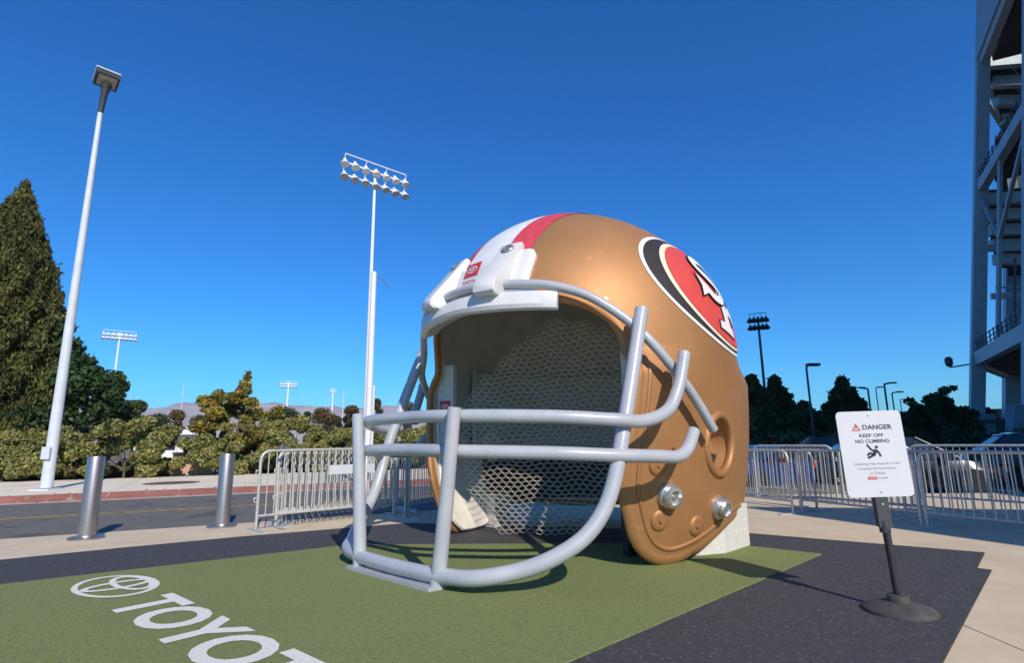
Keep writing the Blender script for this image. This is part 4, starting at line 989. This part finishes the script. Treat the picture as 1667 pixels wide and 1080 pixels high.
conifer((18.7, 40, -0.3), 5.9, 1.6, 2, 'sunlit-topped conifer beside the dark floodlight mast', 'far_leaf')
conifer((17.5, 34, -0.3), 3.6, 1.7, 3, 'low dark conifer behind the dark street lamp')
conifer((20.55, 35, -0.3), 5.2, 1.5, 4, 'dark conifer with a knobbed tip left of the danger sign')
conifer((14.6, 33, -0.3), 3.2, 1.9, 14, 'low dark conifer above the first crowd barrier')
tree('dark_tree', (30.1, 40, -0.3), rand_clumps(20, 2.1, 0.9, 4.0, 0.5, 0.95, 21) + [(-2.3, -0.5, 3.9, 0.35), (-1.7, -0.3, 3.5, 0.4), (0.6, 0, 4.7, 0.4), (1.2, 0, 4.9, 0.25)], 6500, 0.19, 'dark_leaf', 'dark spreading tree between the danger sign and the stadium', th=2.4, tr=0.2)
tree('dark_tree', (44, 56, -0.3), rand_clumps(16, 3.2, 0.9, 4.6, 0.7, 1.2, 22), 4000, 0.26, 'dark_leaf', 'dark tree seen between the stadium columns', th=2.4, tr=0.2)
# dark hedge line and low building behind the right barriers
tree('dark_hedge', (13.2, 24, -0.3), [(x, 0.3 * math.sin(x) - 0.25 * x, 0.75 + 0.1 * math.sin(3 * x), 0.95, 1.0) for x in np.linspace(-5.5, 7, 16)], 16000, 0.15, 'dark_leaf', 'long dark hedge in the shade behind the right barriers', 'hedge', th=0.6, tr=0.1)

# ------------------------------------------------------------------ far buildings, walls, hills
def building(loc, w, d, h, m, label, rz=0, windows=0, roof='flat', rm='bld_white'):
    t = thing('building', label, 'building', loc, rz)
    MB().box((-w / 2, 0, 0), (w / 2, d, h)).build('wall', M[m], t, smooth=False)
    if roof == 'gable':
        b = MB(); b.add([(-w / 2 - 0.3, -0.3, h), (w / 2 + 0.3, -0.3, h), (w / 2 + 0.3, d + 0.3, h), (-w / 2 - 0.3, d + 0.3, h), (0, -0.3, h + w * 0.16), (0, d + 0.3, h + w * 0.16)], [(0, 1, 4), (2, 3, 5), (1, 2, 5, 4), (3, 0, 4, 5), (0, 3, 2, 1)]); b.build('roof', M[rm], t, smooth=False)
    else: MB().box((-w / 2 - 0.2, -0.2, h), (w / 2 + 0.2, d + 0.2, h + 0.25)).build('roof', M[rm], t, smooth=False)
    for i in range(windows):
        x = -w / 2 + w * (i + 0.5) / windows; fr = MB().box((x - w / windows * 0.32, -0.06, h * 0.35), (x + w / windows * 0.32, -0.003, h * 0.78)).build('window', M['bld_dark'], t, smooth=False)
        MB().box((x - w / windows * 0.28, -0.075, h * 0.39), (x + w / windows * 0.28, -0.063, h * 0.74)).build('pane', M['glass'], fr, smooth=False)
    return t
building((-56.5, 90, -0.3), 6, 10, 5.2, 'bld_white', 'distant white building with gabled roof, left of the golden tree', R_(28), 3, 'gable')
building((-38.5, 66, -0.3), 4.5, 5, 2.6, 'bld_white', 'low pale shed with gabled roof below the white building', R_(24), 2, 'gable')
building((33, 46, -0.3), 11, 8, 2.5, 'bld_dark', 'low dark building in the shade behind the danger sign', R_(-30), 5, rm='bld_dark')
building((52, 76, -0.3), 22, 12, 4.6, 'bld_dark', 'flat grey-blue building behind the small street lamps', R_(-28), 8, rm='bld_dark')
building((22, 52, -0.3), 16, 8, 3.6, 'bld_tan', 'tan building glimpsed between the conifers', R_(-18), 6, rm='bld_tan')
cn = thing('shade_canopy', 'dark flat canopy with a white edge behind the hedge', 'canopy', (-19.6, 35, -0.3), R_(25))
MB().box((-1.0, 0, 1.72), (1.0, 2.2, 2.10)).build('roof', M['bld_dark'], cn, smooth=False); MB().box((-1.05, -0.05, 2.10), (1.05, 2.25, 2.17)).build('fascia', M['bld_white'], cn, smooth=False)
for x in (-0.9, 0.9): MB().tube([(x, 0.2, 0), (x, 0.2, 1.72)], 0.06, 8).build('post', M['polew'], cn)
cn = thing('shade_canopy', 'dark flat canopy beside the cage upright behind the hedge', 'canopy', (-9.2, 35.0, -0.3), R_(12))
MB().box((-1.3, 0, 1.72), (1.3, 2.2, 2.10)).build('roof', M['bld_dark'], cn, smooth=False); MB().box((-1.35, -0.05, 1.5), (1.35, 0.0, 1.72)).build('fascia', M['bld_white'], cn, smooth=False)
for x in (-1.2, 1.2): MB().tube([(x, 0.2, 0), (x, 0.2, 1.72)], 0.06, 8).build('post', M['polew'], cn)
def wall_run(name, s0, s1, n, h, m, label, cat, th=0.25, bl=0.42, courses=3):
    t = thing(name, label, cat, (*rd(s0, n), 0.10), R_(26.5)); L = s1 - s0; hh = h / courses; nn = max(2, int(L / bl))
    MB().box((0.01, 0.02, 0.0), (L - 0.01, th - 0.02, h - 0.01)).build('core', M['joint'], t, smooth=False)
    me_ = MB().box((0.004, 0, 0.004), (L / nn - 0.004, th, hh - 0.004)).mesh('block', M[m], smooth=False)
    for c in range(courses):
        for i in range(nn): inst('block', me_, t, (i * L / nn, 0, c * hh))
    MB().box((-0.03, -0.04, h), (L + 0.03, th + 0.04, h + 0.05)).build('coping', M[m], t, smooth=False)
wall_run('block_wall', -1.75, -0.45, 23.9, 0.78, 'peach', 'short peach block wall showing in a gap of the hedge', 'wall')
wall_run('planter_wall', -7.5, -1.9, 24.6, 0.34, 'brownwall', 'low brown planter wall under the hedge', 'wall', bl=0.6, courses=2)
wall_run('planter_wall', -0.2, 10.5, 24.6, 0.34, 'brownwall', 'low brown planter wall behind the nested barriers', 'wall', bl=0.6, courses=2)
mh = thing('manhole_cover', 'round rusty manhole cover in the far sidewalk', 'manhole cover', (-9.75, 16.5, 0.132))
MB().lathe([(0.62, 0.0), (0.62, 0.006), (0.55, 0.006), (0.54, 0.003), (0.02, 0.003)], 32).build('cover', M['drain'], mh)
MB().lathe([(0.72, 0.0), (0.72, 0.004), (0.64, 0.005)], 32).build('frame', M['drain'], mh)
# hills: one ridge of terrain far off
g = np.random.default_rng(5); nx, ny = 160, 14; V = []; F = []
for j in range(ny):
    for i in range(nx):
        th_ = R_(-62 + 124 * i / (nx - 1)); rr_ = 1350 + 110 * j
        prof = 122 + 13 * math.sin(i * 0.13 + 1) + 7 * math.sin(i * 0.31) + 4 * math.sin(i * 0.77 + 2) + 2.5 * math.sin(i * 1.9)
        prof *= np.interp(math.degrees(th_), [-62, -40, -10, 8, 20, 62], [1.05, 1.05, 0.98, 0.85, 0.35, 0.25])
        hgt = prof * math.sin(min(1, (j + 0.3) / 8) * math.pi / 2) * 1.0 + 7 * math.sin(i * 0.9 + j * 1.3) * math.sin(j * 0.9 + i * 0.35) - (12 if j == 0 else 0)
        V.append((rr_ * math.sin(th_), rr_ * math.cos(th_), hgt))
for j in range(ny - 1):
    for i in range(nx - 1): F.append((j * nx + i, j * nx + i + 1, (j + 1) * nx + i + 1, (j + 1) * nx + i))
tag(MB().add(V, F).build('hills', M['hill'], angle=80), kind='structure')

# ------------------------------------------------------------------ parked cars right of the barriers
M['car_blue'] = mat('car_paint_blue', (0.012, 0.05, 0.22), 0.3, 0.3, 0.03, 2, coat=0.9)
M['car_black'] = mat('car_paint_black', (0.012, 0.013, 0.017), 0.25, 0.1, 0.03, 2, coat=0.9)
M['car_grey'] = mat('car_paint_grey', (0.05, 0.055, 0.065), 0.3, 0.3, 0.03, 2, coat=0.9)
def car(loc, rz, paint, label, h=1.38):
    t = thing('parked_car', label, 'car', loc, rz, 'cars parked beyond the right barriers')
    L, Wd = 4.4, 1.76
    # body: lower hull, stations along x
    st = [(-2.2, 0.42, 0.78, 0.72), (-2.05, 0.26, 0.92, 0.82), (-1.4, 0.20, 0.97, 0.88), (-0.5, 0.19, 0.95, 0.88), (0.6, 0.19, 0.93, 0.88), (1.3, 0.20, 0.86, 0.87), (1.95, 0.24, 0.74, 0.80), (2.2, 0.36, 0.62, 0.66)]
    V = []; 
    for (x, z0, z1, w) in st:
        zm = z0 + (z1 - z0) * 0.55
        V += [(x, -w * 0.9, z0), (x, -w, zm - 0.08), (x, -w * 0.985, zm + 0.06), (x, -w * 0.90, z1 - 0.02), (x, -w * 0.6, z1 + 0.02), (x, w * 0.6, z1 + 0.02), (x, w * 0.90, z1 - 0.02), (x, w * 0.985, zm + 0.06), (x, w, zm - 0.08), (x, w * 0.9, z0)]
    k = 10; F = [(i * k + j, i * k + (j + 1) % k, (i + 1) * k + (j + 1) % k, (i + 1) * k + j) for i in range(len(st) - 1) for j in range(k)] + [tuple(range(k)), tuple(range((len(st) - 1) * k, len(st) * k))[::-1]]
    body = MB().add(V, F).build('body', M[paint], t, angle=45)
    top = h
    cab = [(-1.85, 0.93, 0.76), (-1.15, top - 0.06, 0.60), (-0.4, top, 0.62), (0.25, top - 0.03, 0.61), (1.15, 0.90, 0.76)]
    # glasshouse: dark lower shell and painted roof
    V = []
    for (x, z, w) in cab: V += [(x, -w, z), (x, w, z)]
    base = [(-1.85, 0.80), (-1.15, 0.83), (-0.4, 0.84), (0.25, 0.84), (1.15, 0.83)]
    V += [(x, -w, 0.88) for x, w in base] + [(x, w, 0.88) for x, w in base]
    F = [(2 * i, 2 * i + 2, 2 * i + 3, 2 * i + 1) for i in range(4)] + [(10 + i, 11 + i, 2 * i + 2, 2 * i) for i in range(4)] + [(15 + i, 2 * i + 1, 2 * i + 3, 16 + i) for i in range(4)]
    MB().add(V, F).build('glasshouse', M['glass'], t, smooth=False)
    rf = [(-1.22, top - 0.085, 0.61), (-1.0, top - 0.02, 0.61), (-0.4, top + 0.02, 0.63), (0.2, top, 0.62), (0.42, top - 0.075, 0.625)]
    V = [(x, s * w, z) for x, z, w in rf for s in (-1, 1)]; MB().add(V, [(2 * i, 2 * i + 2, 2 * i + 3, 2 * i + 1) for i in range(4)]).build('roof', M[paint], t, angle=60)
    for s in (-1, 1):
        for (x0, z0, x1, z1) in ((-1.85, 0.92, -1.15, top - 0.05), (-0.42, 0.90, -0.42, top - 0.02), (1.15, 0.90, 0.28, top - 0.03)):
            MB().tube([(x0, s * (0.80 if z0 < 1 else 0.62), z0), (x1, s * 0.625, z1)], 0.035, 6).build('pillar', M[paint], t)
        for x in (-1.38, 1.36):
            w_ = thing_wheel(t, x, s)
        MB().box((-2.20, s * 0.62 - 0.14, 0.66), (-2.06, s * 0.62 + 0.12, 0.84)).build('tail_light', M['tail'], t, smooth=False)
        MB().box((-2.215, s * 0.42 - 0.08, 0.68), (-2.08, s * 0.42 + 0.05, 0.80)).build('indicator', M['amber'], t, smooth=False)
        MB().box((2.05, s * 0.55 - 0.12, 0.55), (2.19, s * 0.55 + 0.10, 0.68)).build('headlight', M['lamp_glass'], t, smooth=False)
        MB().box((0.75, s * 0.96 - 0.10, 0.90), (0.95, s * 0.96 + 0.08, 1.03)).build('door_mirror', M[paint], t, smooth=False)
        MB().box((-0.25, s * 0.892 - 0.012, 0.74), (-0.08, s * 0.892 + 0.012, 0.77)).build('door_handle', M['rim'], t, smooth=False)
    MB().box((-2.225, -0.24, 0.58), (-2.205, 0.24, 0.70)).build('licence_plate', M['plate'], t, smooth=False)
    return t
_tyre = MB().lathe([(0.20, -0.10), (0.31, -0.10), (0.325, -0.07), (0.325, 0.07), (0.31, 0.10), (0.20, 0.10)], 24).mesh('tyre', M['tyre'])
_rim = MB().lathe([(0.03, 0.06), (0.08, 0.075), (0.19, 0.09), (0.205, 0.10), (0.205, 0.085), (0.19, 0.02), (0.02, 0.02)], 20).mesh('rim', M['rim'])
_hub = MB().lathe([(0.19, -0.09), (0.19, 0.05), (0.02, 0.05)], 20).mesh('wheel', M['tyre'])
def thing_wheel(t, x, s):
    w = inst('wheel', _hub, t, (x, s * 0.80, 0.325), (R_(-90 * s), 0, 0)); inst('tyre', _tyre, w); inst('rim', _rim, w); return w
car((7.3, 16.2, -0.25), R_(200), 'car_blue', 'blue car parked left of the danger sign, behind the barriers', 1.26)
car((10.4, 15.6, -0.25), R_(-18), 'car_black', 'black car parked just right of the danger sign', 1.46)
car((11.9, 11.6, -0.25), R_(66), 'car_grey', 'dark grey car at the right edge with red tail lights facing the plaza', 1.50)
car((15.9, 17.0, -0.25), R_(-26), 'car_black', 'black car farthest right, under the stadium columns', 1.55)
car((12.0, 20.8, -0.25), R_(-22), 'car_grey', 'dark car in the row farther back, behind the black car', 1.50)
sheet('parking_lot', [(2.0, 13.05), (60, 10.2), (75, 60), (2, 60)], -0.25, M['asphalt'], th=0.04)

# ------------------------------------------------------------------ stadium
ST = thing('stadium', 'steel-blue stadium frame with leaning columns, decks and dark soffits at right', 'stadium', (36.2, 45.0, -0.3), 0)
e = Vector((-0.49, -0.872, 0)); wv = Vector((0.872, -0.49, 0)); LN = 0.187
def sp(d, w, z): p = e * d + wv * w; return Vector((p.x + LN * z, p.y, z))
def col(d, w, z0, z1, hw=0.65, m='steel_blue', name='column'):
    b = MB(); V = []
    for z in (z0, z1):
        c = sp(d, w, z)
        for a, b_ in ((-1, -1), (1, -1), (1, 1), (-1, 1)): q = c + e * a * hw + wv * b_ * hw; V.append((q.x, q.y, q.z))
    return b.add(V, [(0, 3, 2, 1), (4, 5, 6, 7), (0, 1, 5, 4), (1, 2, 6, 5), (2, 3, 7, 6), (3, 0, 4, 7)]).build(name, M[m], ST, smooth=False)
def beam(p, q, hw, hh, name='beam', m='steel_blue'):
    p, q = Vector(p), Vector(q); d = (q - p).normalized(); x = d.cross(Vector((0, 0, 1))).normalized() * hw; u = x.cross(d).normalized() * hh
    V = [p - x - u, p + x - u, p + x + u, p - x + u, q - x - u, q + x - u, q + x + u, q - x + u]
    return MB().add(V, [(0, 3, 2, 1), (4, 5, 6, 7), (0, 1, 5, 4), (1, 2, 6, 5), (2, 3, 7, 6), (3, 0, 4, 7)]).build(name, M[m], ST, smooth=False)
HC = [7.6, 22.4, 34.6]
for d in (0, 14.6):
    col(d, 0, 3.2, 41 if d == 0 else 46, 0.46 if d == 0 else 0.42)
    col(d, 0, 0, 3.2, 1.0, 'stad_conc', 'pedestal')
for (d, w) in ((-14.4, 5.2), (-28.2, 9.4)):
    col(d, w, 3.2, 36, 0.7); col(d, w, 0, 3.2, 1.1, 'stad_conc', 'pedestal')
for zi, z in enumerate(HC):
    beam(sp(-0.6, 0, z), sp(17, 0, z), 0.30, 0.40 if zi else 0.50, 'edge_beam')
    beam(sp(-0.6, 0.0, z - 0.2), sp(-28.2, 9.4, z - 0.2), 0.25, 0.32, 'edge_beam')
# deck plates (concourse floors) spanning inside the facade
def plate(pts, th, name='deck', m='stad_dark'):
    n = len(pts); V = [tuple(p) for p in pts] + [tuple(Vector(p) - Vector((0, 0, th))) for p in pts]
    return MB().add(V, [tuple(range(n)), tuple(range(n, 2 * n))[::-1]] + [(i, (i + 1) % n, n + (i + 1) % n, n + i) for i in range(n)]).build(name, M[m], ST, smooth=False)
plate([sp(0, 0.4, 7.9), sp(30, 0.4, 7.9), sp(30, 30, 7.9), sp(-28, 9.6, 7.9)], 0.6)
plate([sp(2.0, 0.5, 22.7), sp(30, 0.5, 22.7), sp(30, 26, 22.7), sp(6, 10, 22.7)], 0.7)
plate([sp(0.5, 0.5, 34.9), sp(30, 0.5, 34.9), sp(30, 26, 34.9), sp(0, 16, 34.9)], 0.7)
for z in HC[:2]:                                         # railings on the decks
    for k in range(15):
        p = sp(0.4 + k * 1.15, -0.1, z + 0.5); beam(p, p + Vector((0.05, 0, 1.1)), 0.03, 0.03, 'railing_post', 'darkpole')
    for zz in (1.6, 1.2, 0.85): beam(sp(0, -0.1, z + zz), sp(17, -0.1, z + zz), 0.03, 0.03, 'railing_rail', 'darkpole')
# sloping soffits of the upper bowls with the cross beams that carry them
def soffit(A, B, dx, n, slope):
    A, B = Vector(A), Vector(B); d1, d2 = Vector((dx, -2.0, 0)), Vector((dx, -1.0, slope))
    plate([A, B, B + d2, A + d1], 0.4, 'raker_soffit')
    for k in range(n):
        p = A.lerp(B, (k + 0.12) / n) - Vector((0, 0, 0.75)); q = p + d1.lerp(d2, k / n)
        beam(p, q, 0.35, 0.50, 'joist')
        for j in range(3): beam(p.lerp(q, 0.12 + 0.2 * j) + Vector((0, 0.3, 0.3)), p.lerp(q, 0.16 + 0.2 * j) + (B - A) / n + Vector((0, 0.3, 0.2)), 0.12, 0.12, 'joist')
soffit((7.6, 1.0, 36.2), (12.97, 6.0, 31.6), 18, 4, -1.5)
soffit((4.95, 1.0, 22.7), (8.85, 5.0, 17.2), 18, 5, -1.0)
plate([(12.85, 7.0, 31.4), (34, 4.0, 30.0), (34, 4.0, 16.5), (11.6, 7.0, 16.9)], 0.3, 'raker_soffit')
beam((13.0, 6.4, 22.6), (13.2, 6.2, 31.4), 0.35, 0.35, 'hanger')
beam((7.9, 2.2, 33.0), (13.1, 6.1, 31.5), 0.18, 0.22, 'joist')
beam(sp(0.3, 0, 21.4), sp(6.6, 0.0, 15.8), 0.11, 0.11, 'brace'); beam(sp(13.9, 0, 21.6), sp(6.6, 0, 15.8), 0.11, 0.11, 'brace'); beam(sp(6.6, 0, 22.2), sp(6.6, 0, 8.0), 0.12, 0.12, 'brace')
beam((3.6, 0.6, 17.2), (20, -1.0, 17.0), 0.14, 0.30, 'brace'); beam((9.6, 7, 14.6), (22, 5, 14.5), 0.14, 0.28, 'brace'); beam((6.6, 3, 14.4), (20, 2, 14.4), 0.06, 0.08, 'hanger')
beam(sp(-1, 2.5, 16), sp(-1, 2.5, 8), 0.06, 0.06, 'hanger', 'darkpole'); beam(sp(-2.2, 5, 16), sp(-2.2, 5, 8), 0.06, 0.06, 'hanger', 'darkpole')
V = [sp(-0.4, -0.5, 34.9), sp(17, -0.5, 34.9), sp(17, -0.5, 47), sp(-0.4, -0.5, 47)]
MB().add([tuple(v) for v in V] + [tuple(v + wv * 0.3) for v in V], [(0, 1, 2, 3), (4, 7, 6, 5), (0, 4, 5, 1), (1, 5, 6, 2), (2, 6, 7, 3), (3, 7, 4, 0)]).build('fascia_panel', M['steel_blue'], ST, smooth=False)
b = MB(); b.tube([sp(-0.6, -0.4, 7.3), sp(-1.3, -1.6, 7.2)], 0.06, 8); b.build('camera_arm', M['darkpole'], ST)
c_ = sp(-1.35, -1.7, 7.7); MB().lathe([(0.12, -0.45), (0.28, -0.25), (0.30, 0.2), (0.15, 0.4)], 14, Matrix.Translation(c_)).build('speaker_horn', M['darkpole'], ST)
# rest of the bowl, out of frame to the right: it is what shades the car park
for (d0, d1, w0, w1, z0, z1) in ((17.5, 48.5, 9.0, 12.0, 0, 52), (17.5, 48.5, 20, 50, 6, 56)):
    V = [(e * d + wv * w) + Vector((0, 0, z)) for z in (z0, z1) for d, w in ((d0, w0), (d1, w0), (d1, w1), (d0, w1))]
    MB().add([tuple(v) for v in V], [(0, 3, 2, 1), (4, 5, 6, 7), (0, 1, 5, 4), (1, 2, 6, 5), (2, 3, 7, 6), (3, 0, 4, 7)]).build('seating_bowl', M['steel_blue'], ST, smooth=False)
for d in (22, 30, 38, 46):
    col(d, 2.0, 0, 40, 0.5)
tw = thing('shadow_block', 'added unseen block behind the viewer on the right, casting the wedge shadow', 'shadow caster', (8.55, -0.78, 0), 0)  # unseen block, placed and shaped to throw the wedge shadow on the plaza
TW = [(0.0, 0.0), (5.4, -9.0), (15.0, -11.5), (11.0, -2.1)]
MB().prism(TW, 0, 8.72).build('wall', M['steel_white'], tw, smooth=False)
MB().prism([(0.0, 0.05), (5.35, -9.1), (15.1, -11.6), (11.05, -2.05)], 8.722, 8.80).build('roof', M['bld_dark'], tw, smooth=False)
for k in range(3):
    MB().box((-0.05, -1.0, 1.2), (0.05, 1.0, 3.2), 0, Matrix.Translation((1.2 + 1.6 * k, -2.0 - 2.667 * k, 0)) @ Matrix.Rotation(R_(31), 4, 'Z')).build('window', M['bld_dark'], tw, smooth=False)

# fallen leaves along the kerb and the planting bed
g = np.random.default_rng(77); P = []
for k in range(420):
    q = rd(g.uniform(-9, 14), g.choice([22.6, 22.2, 15.95]) + 0.35 * abs(g.normal())); P.append((q[0], q[1], 0.145 if q[0] * N[0] + q[1] * N[1] > 16.2 else 0.005))
lf = link(bpy.data.objects.new('fallen_leaves', leaf_mesh('fallen_leaves', P, 0.035, M['brown_leaf'], 0, 1.4, g, np.tile([0, 0, 1.0], (len(P), 1))))); lf['kind'] = 'stuff'

# ------------------------------------------------------------------ the air
hb = MB().box((-3100, -700, -1.4), (3100, 3100, 240)).build('haze', M['haze'], smooth=False); hb['kind'] = 'stuff'
